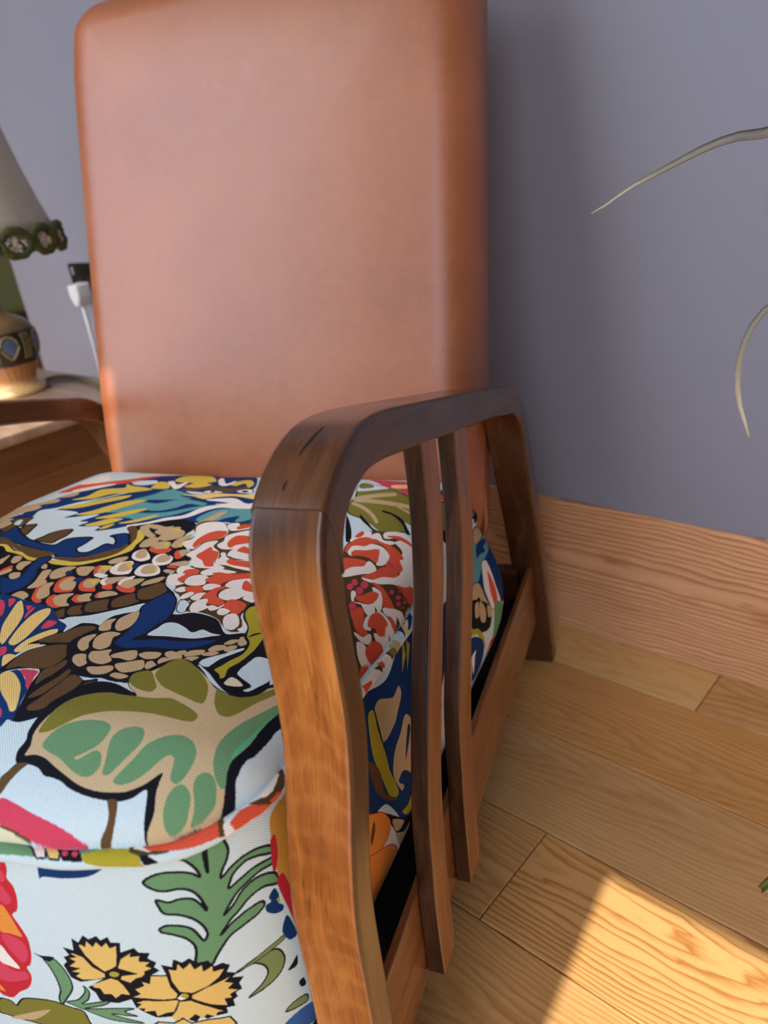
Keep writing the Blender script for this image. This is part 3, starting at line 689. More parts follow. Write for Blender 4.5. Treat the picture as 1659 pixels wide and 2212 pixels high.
# ------------------------------------------------------------------ the printed linen: every motif is a filled outline on the cloth (units 0.2 mm)
PIPE_W, PIPE_H = 2.4, 0.036
PAL = dict(L=(208, 230, 235), K=(20, 22, 32), N=(16, 56, 112), N2=(60, 104, 166), T=(199, 174, 132), T2=(206, 184, 142), B=(100, 76, 48), DB=(84, 64, 38),
           Y=(222, 198, 84), Y2=(178, 166, 50), S=(240, 210, 130), S2=(232, 226, 190), S3=(228, 194, 112), O=(222, 90, 62), W=(242, 237, 228), PK=(214, 72, 98),
           R=(198, 44, 54), OR=(232, 150, 66), OR2=(214, 156, 62), G=(110, 156, 112), G2=(96, 190, 140), G3=(128, 148, 92), OL=(130, 126, 52), TE=(98, 164, 166))
PRINT = """
T L - 0 1 426 1951 436 2212 444 2585 515 2797 1610 2897 2368 2884 2768 2959 2928 2987 2935 2960 2936 1908 2935 1288 2927 597 2910 490 2852 377 2692 257 2454 191 2191 159 1901 524
T N - 0 0 599 1923 580 2047 613 2145 648 2229 682 2314 754 2391 825 2472 900 2567 986 2438 937 2331 871 2251 803 2175 736 2099 665 2051 684 1967 643 1947
T N - 0 0 542 1878 540 1946 593 1998 683 1874 671 1820 648 1778
T T T 24 0 404 1998 451 2099 561 2140 648 2199 684 2196 680 2163 594 2120 631 2096 623 2060 568 2023 522 1963 524 1894
T T T 24 0 647 2237 682 2314 719 2312 714 2262
T T T 23 0 573 1850 541 1918 579 1930 625 1891 643 1834 625 1800
T O O 9 0 555 2327 596 2490 701 2495 850 2613 945 2724 1252 2909 1252 2909 980 2677 858 2517 719 2433 654 2346
T W W 25 0 577 2494 564 2609 641 2650 729 2572 666 2494
T W W 24 0 639 2362 716 2436 830 2509 766 2418 687 2348
T N - 0 0 924 2537 971 2682 1066 2786 1204 2880 1328 2900 1461 2865 1601 2875 1749 2603 1633 2525 1258 2514 1058 2430
T L - 0 0 934 2540 938 2608 1036 2641 1068 2588 1011 2537
T N - 0 0 758 2074 855 2191 946 2319 1044 2449 1129 2512 1269 2546 1405 2486 1565 2534 1759 2519 1853 2448 1994 2167 1910 2139 1819 2168 1655 2143 1589 2162 1446 2153 1355 2102 1278 2044 1205 1982 1140 1936 1128 1988 1019 1952 1034 2015 985 2007 1036 2106 876 2011 908 2087 777 2082
T TE - 0 0 1096 2334 1165 2425 1198 2507 1250 2526 1342 2447 1432 2424 1312 2387 1209 2361 1131 2330
T TE - 0 0 1024 2138 1077 2233 1144 2313 1262 2323 1343 2388 1423 2410 1566 2379 1555 2348 1456 2359 1405 2295 1321 2238 1207 2225 1130 2162
T TE - 0 0 1113 2103 1182 2174 1285 2201 1383 2237 1467 2295 1509 2325 1624 2365 1573 2320 1510 2276 1453 2223 1374 2162 1293 2106 1222 2120
T TE - 0 0 1614 2188 1637 2266 1695 2318 1752 2322 1830 2339 1910 2311 1951 2226 1893 2177 1861 2185 1857 2241 1787 2213 1751 2176 1736 2220 1771 2289 1706 2251 1674 2159
T TE - 0 0 1258 2514 1332 2500 1386 2476 1349 2455 1296 2458
T Y - 0 0 756 2092 819 2155 889 2228 972 2328 1048 2382 1041 2323 957 2224 870 2134
T Y - 0 0 909 2062 968 2129 1023 2221 1083 2309 1182 2347 1140 2274 1069 2160 998 2091
T Y - 0 0 1039 1979 1077 2030 1126 2085 1195 2107 1176 2060 1129 2002 1078 1975
T Y - 0 0 1041 2060 1097 2124 1167 2195 1240 2248 1256 2235 1196 2155 1124 2088
T Y - 0 0 1143 1969 1152 2011 1187 2044 1181 1997 1155 1962
T Y - 0 0 756 2214 804 2291 813 2403 929 2469 902 2530 957 2512 1064 2510 1111 2491 1031 2422 920 2352 861 2263
T Y - 0 0 1202 2057 1278 2126 1333 2185 1366 2199 1361 2181 1298 2098 1213 2050
T T T 21 0 1394 2133 1463 2163 1475 2128 1589 2162 1574 2131 1521 2103 1473 2095
T T T 21 0 1655 2143 1686 2216 1718 2280 1757 2283 1740 2242 1728 2165 1698 2121 1662 2086 1611 2092
T W W 21 0 1269 2047 1354 2104 1426 2173 1515 2222 1571 2322 1668 2363 1788 2362 1861 2400 1892 2344 1781 2333 1683 2338 1617 2298 1552 2210 1466 2159 1366 2088 1277 2036
T S S 8 0 1349 2465 1438 2484 1513 2515 1640 2512 1814 2507 1844 2453 1687 2486 1575 2465 1514 2433 1422 2459
T W W 21 0 1539 2423 1618 2445 1707 2451 1799 2396 1862 2376 1797 2346 1662 2372 1632 2372 1712 2390 1652 2410
T B B 23 0 1284 2534 1404 2587 1472 2612 1592 2593 1664 2620 1727 2664 1669 2569 1613 2537 1536 2559 1442 2577 1372 2537
T W K 11 0 1446 2527 1471 2552 1529 2551 1583 2535 1532 2515 1477 2512
T K - 0 0 1487 2537 1497 2551 1521 2538 1511 2523
T W K 11 0 1656 2554 1685 2584 1745 2588 1771 2540 1711 2528
T K - 0 0 1689 2556 1711 2571 1737 2559 1723 2540
T Y - 0 0 1088 2514 1068 2615 1111 2630 1174 2589 1196 2529 1131 2509
T Y - 0 0 1148 2674 1144 2774 1189 2855 1306 2835 1424 2709 1386 2666 1436 2639 1375 2582 1279 2579 1298 2650 1200 2647
T Y - 0 0 1548 2666 1576 2726 1635 2757 1705 2680 1704 2615 1639 2684 1604 2637
T W W 23 0 1131 2631 1148 2654 1214 2598 1252 2659 1260 2559 1242 2537 1180 2590
T W W 23 0 1430 2730 1423 2781 1516 2666 1551 2724 1546 2648 1497 2643
T PK - 0 0 1294 2880 1602 2893 1677 2880 1598 2891 1406 2837
T K - 0 0 777 1651 946 1600 1090 1581 1233 1597 1335 1674 1424 1775 1401 1880 1288 2030 1324 2062 1372 2096 1490 2168 1599 2165 1672 2098 1664 1994 1784 1842 1869 1739 1856 1658 1859 1580 1915 1482 2036 1383 1989 1317 1931 1269 1828 1161 1717 1072 1629 1091 1485 1176 1398 1191 1328 1209 1237 1195
T N K 24 0 648 1778 671 1832 729 1826 800 1779 879 1734 938 1722 1004 1714 1063 1727 1071 1799 1117 1841 1180 1865 1191 1823 1192 1766 1191 1732 1228 1702 1272 1717 1288 1767 1298 1826 1342 1829 1328 1870 1289 1904 1260 1912 1278 1941 1326 1963 1391 1900 1413 1849 1394 1799 1362 1746 1315 1700 1263 1661 1209 1625 1149 1629 1131 1643 1043 1651 950 1658 845 1675 764 1695 721 1706
T B K 21 0 930 1731 938 1781 946 1832 976 1881 1021 1905 1041 1834 1035 1773 1031 1736 989 1731
T B K 22 0 765 1799 740 1861 761 1880 795 1890 816 1834 837 1773 831 1759 795 1777
T B K 20 0 648 1778 649 1829 655 1875 600 1903 612 1944 673 1965 701 1963 715 1907 735 1847 704 1839 702 1763
T L - 0 0 660 1863 640 1917 667 1923 701 1862
T B B 21 0 731 1697 787 1690 883 1654 958 1650 1031 1646 1127 1647 1111 1608 1075 1573 1015 1576 914 1621 830 1646 777 1651
T Y - 0 0 794 1634 839 1638 918 1599 963 1601 1035 1573 1087 1573 1106 1594 1101 1546 1062 1539 1004 1564 943 1573 894 1576 838 1615 810 1618
T B B 20 0 1155 1610 1176 1623 1234 1635 1288 1664 1330 1715 1371 1771 1406 1814 1408 1848 1425 1841 1431 1766 1396 1703 1330 1647 1272 1617 1198 1605
T B B 21 0 1286 2024 1310 2048 1365 1997 1406 1927 1415 1883 1357 1960
T Y - 0 0 1162 1565 1181 1592 1229 1601 1300 1616 1353 1654 1400 1699 1431 1766 1429 1842 1410 1928 1357 2017 1406 1997 1450 1938 1461 1861 1479 1799 1452 1739 1401 1663 1358 1614 1302 1569 1230 1551 1199 1549
T N K 17 0 1081 1348 1131 1353 1160 1397 1117 1499 1096 1575 1137 1617 1167 1547 1179 1492 1241 1397 1268 1324 1265 1272 1250 1224 1235 1198
T T T 21 0 1352 2048 1375 2075 1424 2022 1488 1981 1482 1957 1413 1988
T T T 21 0 1368 2084 1437 2088 1491 2077 1528 2094 1483 2055 1416 2058
T T T 21 0 1466 2020 1483 2055 1572 2089 1571 2047 1519 2003
T T T 20 0 1528 1966 1530 2021 1592 2059 1639 2033 1644 1981 1597 1941 1557 1942
T T T 20 0 1488 1856 1474 1921 1502 1961 1545 1934 1548 1867 1513 1844
T T T 20 0 1667 1882 1650 1947 1664 1994 1698 2013 1705 1976 1716 1910 1707 1865
T T T 20 0 1570 1837 1557 1902 1598 1924 1643 1901 1660 1838 1615 1822
T T T 19 0 1744 1816 1753 1838 1789 1843 1803 1782 1785 1769
T T T 18 0 1792 1689 1825 1718 1861 1728 1885 1692 1838 1676
T T T 20 0 1530 1777 1528 1809 1553 1813 1602 1756 1580 1733
T T T 19 0 1449 1665 1461 1699 1500 1728 1518 1711 1508 1668 1475 1646
T T T 18 0 1802 1622 1815 1634 1866 1621 1842 1604
T T T 18 0 1806 1453 1797 1504 1850 1556 1859 1504 1826 1467
T O O 7 0 1576 1817 1564 1853 1608 1832 1683 1851 1691 1810 1650 1789
T O O 7 0 1742 1795 1733 1836 1777 1789 1806 1761 1783 1748
T O O 7 0 1794 1660 1798 1680 1843 1676 1844 1652
T Y - 0 0 1606 1897 1623 1922 1639 1890 1633 1867
T Y - 0 0 1690 1907 1709 1920 1731 1879 1714 1871
T Y - 0 0 1666 2066 1679 2078 1698 2049
T Y - 0 0 1549 2044 1584 2079 1609 2051
T W W 19 0 1672 1714 1657 1763 1684 1788 1756 1755 1776 1697 1745 1673 1709 1678
T T T 19 0 1688 1721 1678 1766 1701 1779 1746 1754 1748 1713 1717 1704
T N - 0 0 1694 1789 1716 1797 1731 1767
T W W 19 0 1534 1735 1513 1784 1536 1821 1566 1804 1638 1730 1615 1701 1569 1710
T T T 20 0 1546 1748 1526 1798 1550 1818 1604 1746 1584 1728
T W W 19 0 1664 1587 1648 1650 1689 1676 1754 1645 1795 1586 1760 1552 1706 1554
T T T 19 0 1687 1606 1676 1649 1701 1667 1751 1635 1762 1591 1723 1579
T Y - 0 0 1719 1650 1753 1640 1759 1616
T T T 19 0 1289 1444 1269 1496 1285 1539 1330 1562 1333 1522 1351 1478 1344 1437 1322 1418
T N - 0 0 1341 1480 1329 1515 1361 1509 1370 1481
T T T 19 0 1358 1543 1355 1572 1415 1592 1433 1545 1446 1498 1409 1498
T T T 19 0 1452 1574 1455 1609 1500 1619 1507 1566 1518 1541 1483 1537
T Y - 0 0 1440 1615 1496 1624 1503 1571 1465 1590
T O O 7 0 1463 1532 1424 1601 1436 1619 1459 1565 1490 1522
T W W 19 0 1489 1511 1487 1533 1548 1525 1545 1497
T W W 19 0 1522 1582 1509 1631 1523 1670 1573 1683 1640 1570 1605 1547 1564 1551
T T T 19 0 1555 1598 1535 1647 1561 1671 1611 1628 1607 1591 1577 1581
T Y - 0 0 1543 1673 1572 1678 1619 1624 1591 1625
T N - 0 0 1594 1656 1619 1675 1636 1637 1625 1620
T O O 7 0 1415 1328 1373 1393 1365 1444 1395 1471 1432 1445 1512 1335 1480 1312 1443 1306
T T T 19 0 1416 1365 1391 1415 1398 1455 1434 1445 1497 1357 1466 1338
T N - 0 0 1429 1433 1431 1466 1461 1469 1474 1424
T O O 7 0 1513 1377 1482 1427 1482 1476 1511 1467 1622 1358 1590 1347 1551 1349
T T T 18 0 1511 1413 1494 1462 1547 1475 1578 1396 1551 1385
T Y - 0 0 1506 1455 1550 1478 1562 1414
T W W 18 0 1570 1458 1567 1501 1601 1475 1626 1420
T T T 18 0 1603 1453 1585 1499 1671 1525 1650 1467 1642 1439
T O O 7 0 1625 1399 1621 1419 1644 1439 1688 1390 1657 1384
T O O 7 0 1702 1407 1687 1447 1732 1418 1780 1431 1815 1381 1764 1372
T W W 18 0 1675 1455 1668 1502 1696 1540 1709 1472 1704 1439
T T T 18 0 1704 1439 1694 1490 1765 1519 1772 1451 1763 1418 1736 1419
T O O 7 0 1397 1215 1354 1273 1322 1334 1339 1373 1347 1353 1389 1264 1461 1204 1455 1186
T T T 19 0 1396 1246 1356 1304 1340 1361 1359 1383 1381 1333 1437 1269 1435 1228
T O O 7 0 1491 1202 1456 1254 1466 1282 1589 1175 1563 1164
T T T 18 0 1494 1244 1486 1283 1539 1311 1547 1267 1578 1224 1615 1201 1589 1185 1552 1197
T O O 7 0 1581 1259 1563 1301 1577 1309 1654 1243 1630 1234
T T T 18 0 1605 1269 1589 1306 1625 1328 1648 1287 1677 1263 1640 1251
T O O 7 0 1664 1310 1651 1342 1657 1353 1697 1301 1687 1294
T T T 18 0 1676 1322 1666 1355 1707 1367 1755 1346 1730 1322 1701 1302
T T T 19 0 1292 1302 1277 1359 1242 1430 1225 1473 1249 1488 1295 1397 1325 1376 1322 1323
T T T 20 0 1189 1497 1175 1532 1193 1522 1210 1495
T T T 19 0 1287 1218 1291 1262 1348 1241 1361 1208 1326 1211
T T T 20 0 1009 1495 983 1545 1010 1552 1036 1508 1032 1483
T T T 20 0 1076 1458 1059 1507 1094 1524 1105 1471 1115 1437
T O O 8 0 1037 1393 1043 1455 1062 1441 1061 1419 1052 1378
T T T 20 0 1055 1374 1065 1426 1083 1407 1070 1359
T T T 20 0 1115 1373 1110 1397 1137 1409 1163 1371 1150 1350
T T T 21 0 950 1480 949 1515 947 1540 973 1480 980 1450
T B B 17 0 1647 1089 1620 1122 1622 1161 1642 1146 1684 1096 1671 1079
T B B 17 0 1670 1142 1648 1187 1678 1208 1697 1177 1740 1141 1722 1118 1694 1122
T B B 17 0 1726 1183 1693 1236 1723 1271 1754 1287 1803 1218 1825 1193 1786 1165 1749 1163
T B B 17 0 1812 1245 1785 1293 1800 1334 1831 1364 1879 1310 1906 1300 1884 1255 1845 1227
T B B 17 0 1856 1364 1830 1409 1848 1438 1884 1491 1936 1448 1966 1413 1951 1342 1918 1322 1887 1330
T DB - 0 0 1660 2097 1674 2166 1774 2175 1833 2153 1902 2170 2025 2149 2288 1758 2481 1406 2430 1285 2490 1199 2503 1143 2466 1131 2407 1173 2363 1214 2301 1244 2239 1257 2183 1254 2148 1310 2142 1346 2091 1346 2057 1387 2000 1426 1977 1472 1905 1501 1859 1558 1866 1612 1849 1667 1916 1676 1873 1740 1804 1802 1803 1844 1722 1900 1699 1942 1722 2010
T W W 20 0 1727 2010 1676 2108 1706 2153 1794 2160 1850 2113 1890 2056 1886 2006 1857 1982 1808 1954 1810 1867 1751 1881 1706 1931 1732 1968
T O O 7 0 1778 1906 1763 1971 1779 2036 1820 2070 1884 2066 1886 2006 1843 1969 1811 1932 1809 1877
T W W 20 0 1850 2134 1860 2155 1897 2159 1925 2130 1994 2157 2009 2127 1936 2090 1894 2087
T O O 7 0 1914 2119 1940 2152 2002 2142 1937 2099
T W W 19 0 1816 1825 1830 1869 1832 1934 1885 1963 1898 1899 1965 1843 2001 1776 2005 1737 2093 1686 2016 1680 1944 1680 1896 1713 1864 1769 1816 1794
T O O 7 0 1870 1800 1880 1843 1891 1892 1923 1859 1965 1843 1996 1786 2005 1737 2023 1700 1986 1695 1936 1748 1894 1773
T W W 19 0 1916 1922 1926 1967 1907 2018 1932 2050 2030 2089 2098 1966 2038 1915 2013 1886 1961 1885
T O O 7 0 1962 1939 1950 1991 1969 2034 2066 2024 2090 1976 2016 1934 1999 1900
T W W 18 0 2036 1821 2027 1861 2038 1915 2104 1956 2190 1802 2111 1791 2059 1809
T O O 7 0 2056 1875 2072 1920 2164 1848 2086 1859
T W W 18 0 2014 1748 2014 1798 1990 1836 2005 1838 2044 1792 2107 1770 2205 1775 2259 1688 2154 1700 2092 1720 2050 1723
T O O 7 0 2068 1755 2073 1786 2112 1771 2211 1766 2245 1713 2153 1719 2101 1730
T W W 18 0 1867 1641 1870 1675 1921 1667 1952 1652 1928 1611 1900 1607
T O O 7 0 1934 1538 1925 1580 1911 1637 1930 1654 1973 1655 1993 1620 1966 1587 1977 1535 1972 1513
T W W 18 0 1903 1512 1867 1581 1899 1602 1930 1602 1927 1548 1968 1512 1992 1506 1961 1480
T W W 17 0 1990 1526 1977 1578 2005 1603 2047 1600 2094 1566 2085 1543 2095 1513 2057 1497 2021 1500
T W W 18 0 2006 1632 2024 1667 2092 1672 2175 1656 2113 1637 2055 1611 2027 1616
T O O 6 0 2072 1562 2087 1615 2067 1631 2098 1645 2163 1636 2275 1663 2298 1621 2211 1587 2177 1549 2174 1518 2132 1530
T W W 17 0 2115 1476 2112 1517 2146 1523 2184 1509 2167 1476 2143 1462
T W W 16 0 2205 1524 2209 1576 2303 1613 2325 1579 2384 1492 2440 1394 2364 1411 2348 1445 2332 1404 2298 1387 2250 1405 2227 1448 2234 1489 2265 1515 2231 1508
T O O 6 0 2278 1548 2272 1588 2384 1492 2313 1496
T W W 17 0 2002 1436 2009 1468 2037 1462 2052 1435 2036 1422
T O O 6 0 2039 1453 2041 1478 2082 1496 2115 1476 2137 1451 2121 1418 2100 1414
T W W 17 0 2079 1362 2072 1399 2086 1426 2108 1416 2106 1377 2094 1360
T W W 16 0 2123 1380 2129 1420 2159 1430 2163 1397 2169 1361 2146 1361
T O O 6 0 2167 1398 2168 1447 2174 1487 2205 1513 2220 1496 2204 1463 2229 1410 2274 1382 2301 1360 2309 1326 2268 1335 2214 1342 2218 1370
T W W 16 0 2186 1282 2169 1333 2188 1374 2210 1369 2228 1326 2252 1304 2244 1276 2220 1252
T W W 16 0 2251 1313 2265 1325 2299 1314 2311 1344 2301 1297 2283 1284
T O O 6 0 2317 1327 2306 1389 2333 1395 2400 1365 2414 1298 2405 1270 2356 1301
T W W 16 0 2319 1283 2319 1310 2364 1294 2360 1259 2337 1261
T W W 15 0 2395 1205 2376 1254 2393 1276 2425 1258 2468 1192 2468 1148 2435 1155
T W W 15 0 2491 1156 2495 1183 2469 1227 2509 1180 2516 1148
T N - 0 0 1235 1198 1295 1211 1372 1196 1415 1190 1467 1185 1555 1167 1698 1061 1773 1023 1812 961 1832 883 1802 853 1779 818 1774 765 1805 689 1839 657 1877 678 1959 628 2012 587 2039 543 2080 467 2092 440 2062 442 2057 414
T K - 0 0 1747 849 1751 914 1793 992 1810 1049 1877 1063 1927 1038 1994 872 1999 800 2171 675 2219 693 2233 649 2218 600 2193 521 2168 471 2092 440 2059 511 2003 608 1958 696 1872 684 1817 652 1793 700 1791 806 1829 859
T S S 6 0 1640 826 1590 864 1499 962 1435 1056 1369 1164 1369 1185 1431 1133 1493 1072 1554 985 1608 892 1641 834
T S S 6 0 1650 852 1588 957 1540 1065 1534 1132 1559 1153 1607 1099 1646 1005 1692 893 1700 832 1678 831
T S S 6 0 1733 800 1715 858 1718 924 1737 971 1762 985 1785 955 1770 918 1755 855 1796 860 1796 837 1775 795 1752 786
T S S 6 0 1779 697 1732 749 1742 766 1780 759 1790 720 1794 687
T S S 5 0 1839 632 1839 657 1872 658 1935 622 1985 581 2046 508 2061 479 2047 473 2009 501 1946 539 1901 574
T PK - 0 0 1274 1160 1296 1159 1348 1116 1408 1047 1412 1029
T PK - 0 0 1302 1181 1319 1193 1346 1176 1373 1115
T PK - 0 0 1427 1152 1462 1158 1482 1108
T PK - 0 0 1486 1149 1532 1044 1493 1092 1478 1137
T PK - 0 0 1686 977 1652 1043 1669 1051 1708 1041 1716 993
T PK - 0 0 1659 800 1679 812 1721 768 1717 746
T PK - 0 0 1884 680 1959 687 1978 650 2015 588 2000 590 1949 638
T PK - 0 0 1999 477 2013 470 2029 451 2030 444
T K - 0 0 1750 846 1763 888 1787 930 1919 886 1857 877 1786 869
T B B 16 0 1770 882 1787 930 1821 972 1838 1019 1893 1039 1917 1018 1903 973 1908 908 1847 887
T B B 15 0 1822 679 1797 756 1804 816 1853 857 1917 874 1961 835 1980 789 1982 728 1939 702 1855 700
T B B 15 0 2019 617 1977 694 1996 731 2003 773 2026 744 2028 680 2020 641
T B B 14 0 2060 543 2057 603 2068 664 2068 721 2089 694 2094 628 2088 570
T B B 14 0 2102 494 2105 553 2107 631 2108 692 2168 669 2177 624 2168 556 2152 504
T B B 14 0 2205 619 2198 658 2225 676 2233 649 2213 627
T K - 0 0 1912 885 1903 947 1941 981 1909 1069 1908 1152 1975 1214 1960 1268 2158 1214 2224 1247 2355 1215 2465 1108 2541 1135 2604 1041 2562 985 2500 903 2508 864 2469 866 2449 813 2401 775 2345 699 2273 693 2228 701 2195 693 2131 697 2052 743 1957 827
T N K 15 0 2086 931 2071 1001 2057 1066 2005 1182 1965 1250 1962 1315 1979 1396 1994 1408 2063 1353 2111 1279 2152 1185 2151 1122 2156 1036 2143 976 2231 1000 2346 1012 2463 1055 2459 1018 2441 992 2390 950 2320 936 2244 929 2161 902 2113 914
T L K 9 0 2170 1019 2168 1082 2172 1135 2217 1145 2281 1116 2332 1086 2356 1118 2410 1100 2458 1094 2428 1072 2371 1035 2254 1026
T L K 8 0 2134 1256 2095 1331 2106 1352 2154 1324 2169 1281 2183 1248 2166 1235
T T T 16 0 1940 1023 1913 1070 1914 1107 1935 1120 1948 1078 1982 1032 1965 1016
T T T 16 0 1990 1060 1954 1125 1961 1173 1978 1210 2025 1139 2047 1072 2033 1030
T T T 15 0 1964 881 1933 929 1939 963 1962 977 1981 916 2012 876 2011 853
T T T 15 0 2025 894 1987 949 1983 990 2004 1011 2054 1005 2048 971 2085 907 2075 879 2048 880
T T T 15 0 2033 780 2010 817 2043 828 2077 790 2096 773 2087 751
T T T 15 0 2074 817 2055 852 2081 862 2116 880 2129 850 2174 812 2160 785 2113 791
T T T 14 0 2125 750 2160 761 2203 778 2225 760 2216 729 2172 719
T T T 14 0 2150 848 2167 870 2216 896 2252 850 2240 830 2194 837 2167 834
T T T 14 0 2214 793 2237 809 2290 839 2315 811 2320 779 2282 754 2243 767
T T T 14 0 2248 724 2253 741 2311 733 2295 714
T T T 14 0 2250 878 2268 897 2321 902 2330 869 2301 855 2272 862
T T T 14 0 2343 795 2319 832 2331 842 2379 804
T T T 14 0 2341 908 2352 925 2403 910 2420 886 2398 873 2366 885
T T T 14 0 2354 848 2357 876 2421 852 2417 831 2388 823
T T T 14 0 2378 928 2400 942 2415 920 2399 916
T T T 14 0 2424 908 2419 944 2463 965 2473 938 2446 915
T T T 14 0 2443 865 2439 898 2475 913 2464 878
T T T 14 0 2481 933 2490 959 2524 966 2514 941
T T T 14 0 2478 977 2484 1010 2516 1021 2526 994 2496 968
T T T 14 0 2536 990 2532 1019 2554 1035 2562 1015 2552 989
T T T 14 0 2508 1034 2514 1068 2540 1077 2533 1043
T T T 14 0 2555 1052 2537 1101 2550 1106 2580 1062 2572 1043
T T T 14 0 2291 812 2297 830 2323 806 2324 780
T L - 0 0 1721 1057 1716 1093 1791 1128 1866 1201 1917 1256 1947 1285 1955 1238 1921 1164 1835 1100 1816 1032 1809 969 1770 1031
T L - 0 0 2249 653 2235 696 2277 688 2326 694 2346 665 2301 659
T K - 0 0 2207 318 2184 350 2187 387 2172 417 2166 465 2164 498 2160 540 2173 585 2188 633 2228 678 2301 683 2401 652 2364 676 2325 719 2316 760 2352 789 2372 840 2419 887 2480 877 2544 838 2619 778 2688 750 2735 754 2773 804 2784 863 2822 898 2893 779 2890 692 2891 631 2886 560 2877 533 2875 490 2874 464 2880 442 2879 420 2862 391 2813 334 2754 290 2677 251 2685 255 2664 340 2632 315 2601 298 2569 290 2510 284 2461 285 2422 290 2388 300 2352 303 2325 303 2292 318 2254 322
T T2 - 0 0 2218 344 2216 374 2198 409 2194 445 2206 507 2229 566 2269 608 2324 632 2422 625 2418 645 2356 685 2332 739 2373 781 2424 881 2492 860 2586 802 2650 756 2728 744 2768 783 2786 840 2830 882 2866 793 2858 747 2860 667 2861 579 2851 521 2845 492 2849 458 2859 422 2856 385 2818 340 2755 291 2692 257 2702 301 2689 348 2686 393 2677 388 2654 358 2634 340 2599 319 2545 305 2500 300 2449 303 2389 318 2346 331 2291 349 2252 352
T OL - 0 0 2208 424 2203 457 2205 525 2221 575 2265 612 2308 628 2397 634 2485 642 2540 659 2586 648 2638 631 2674 611 2676 583 2650 573 2584 572 2517 570 2424 554 2367 535 2320 504 2279 464 2251 435 2222 421
T OL - 0 0 2337 710 2323 756 2356 783 2380 777 2417 743 2456 700 2456 672 2428 670 2383 681
T OL - 0 0 2397 775 2392 838 2419 887 2478 869 2545 825 2596 781 2626 745 2652 688 2649 666 2600 674 2536 690 2481 707 2441 731
T OL - 0 0 2678 700 2653 757 2693 741 2735 754 2773 792 2809 860 2821 835 2795 751 2777 681 2759 646 2730 642 2701 668
T G - 0 0 2258 381 2253 396 2258 426 2282 461 2333 488 2395 500 2437 491 2448 476 2449 450 2439 417 2409 386 2389 371 2398 364 2408 369 2435 398 2451 404 2470 396 2486 368 2481 340 2466 328 2438 326 2397 336 2340 358 2289 369
T G - 0 0 2504 351 2493 387 2477 425 2471 458 2484 484 2515 503 2549 503 2566 487 2572 453 2558 413 2539 367 2528 348 2511 344
T G - 0 0 2552 336 2559 361 2578 407 2594 458 2624 489 2671 515 2715 510 2744 487 2755 456 2751 411 2738 384 2723 381 2711 391 2704 421 2695 443 2678 446 2663 430 2639 384 2612 351 2577 331
T G - 0 0 2727 306 2723 338 2731 369 2749 386 2767 384 2785 368 2788 332 2777 312 2754 293 2738 290
T G - 0 0 2796 325 2799 338 2798 361 2781 395 2781 421 2797 440 2819 441 2836 425 2844 394 2834 367 2817 344
T G - 0 0 2802 483 2790 548 2803 634 2824 709 2851 807 2866 793 2860 695 2859 612 2848 550 2847 506 2849 470 2856 439 2847 428 2828 439 2812 461
T G2 - 0 0 2846 484 2840 543 2848 605 2855 677 2858 736 2860 732 2860 667 2860 580 2851 526 2846 496
T B - 0 0 2560 290 2587 296 2598 270 2598 239 2585 221 2558 214 2576 240 2576 264
T B - 0 0 2181 268 2196 296 2208 317 2248 325 2234 302 2218 267 2206 234
T PK - 0 0 2213 225 2266 224 2338 215 2421 210 2494 206 2522 207 2517 204 2414 184 2339 177 2284 177 2235 180
T B - 0 0 2235 180 2278 179 2333 178 2338 175 2274 174 2235 177
T S2 - 0 0 2235 176 2268 176 2314 175 2324 173 2221 162
T K - 0 0 2503 876 2548 865 2545 898 2573 967 2596 1022 2586 1064 2543 1111 2515 1185 2446 1267 2415 1363 2434 1405 2592 1198 2782 867 2778 795 2738 749 2685 754 2630 788 2582 825 2530 858
T Y2 - 0 0 2579 856 2586 886 2594 932 2608 982 2604 1033 2585 1080 2553 1115 2519 1186 2444 1284 2431 1350 2479 1364 2604 1161 2627 1067 2633 1009 2630 934 2619 880 2636 829 2627 815 2610 836
T L - 0 0 2659 872 2658 948 2666 996 2722 993 2772 905 2757 822 2745 789 2729 788 2739 823 2687 848
T S2 - 0 0 2655 793 2658 839 2715 813 2690 792
T L - 0 0 2501 879 2517 902 2539 931 2558 991 2590 1031 2596 1015 2558 931 2545 864
T K - 0 0 2560 1109 2566 1145 2591 1164 2574 1132
T OL K 15 0 2422 2422 2423 2522 2408 2605 2455 2640 2593 2666 2695 2618 2802 2629 2899 2766 2937 2593 2881 2347 2827 2295 2793 2271 2745 2232 2675 2193 2559 2290 2463 2336
T T T 20 0 2423 2522 2614 2622 2627 2592 2502 2516 2745 2528 2823 2555 2755 2497 2511 2476 2448 2475
T T T 19 0 2436 2461 2507 2427 2581 2365 2636 2294 2634 2277 2583 2343 2510 2404 2445 2438
T T T 19 0 2685 2478 2777 2459 2845 2477 2781 2445
T L - 0 0 2747 2354 2814 2336 2865 2317 2847 2226 2804 2271
T K - 0 0 2619 2413 2664 2409 2741 2372 2787 2309 2815 2266 2797 2259 2755 2327 2683 2384 2631 2394
T L - 0 0 2470 2303 2554 2289 2678 2200 2647 2170 2570 2081 2519 2182
T K - 0 0 2458 2312 2534 2186 2580 2064 2558 2058
T K - 0 0 2524 2338 2577 2285 2639 2220 2687 2196 2672 2179 2592 2246 2549 2288
T L K 10 0 2393 2611 2389 2744 2488 2711 2574 2672 2465 2613
T OL K 8 0 2378 2739 2442 2717 2471 2674 2406 2656
T PK - 0 0 2373 2885 2632 2810 2861 2814 2878 2748 2704 2624 2624 2663 2546 2684 2472 2751
T S S 8 0 2569 2718 2653 2749 2666 2709 2594 2681
T O O 8 0 2835 2765 2857 2807 2867 2768 2845 2731
T N - 0 0 2820 2821 2844 2877 2863 2846 2838 2777
T L - 0 0 2914 2479 2935 2544 2941 2449 2941 2384
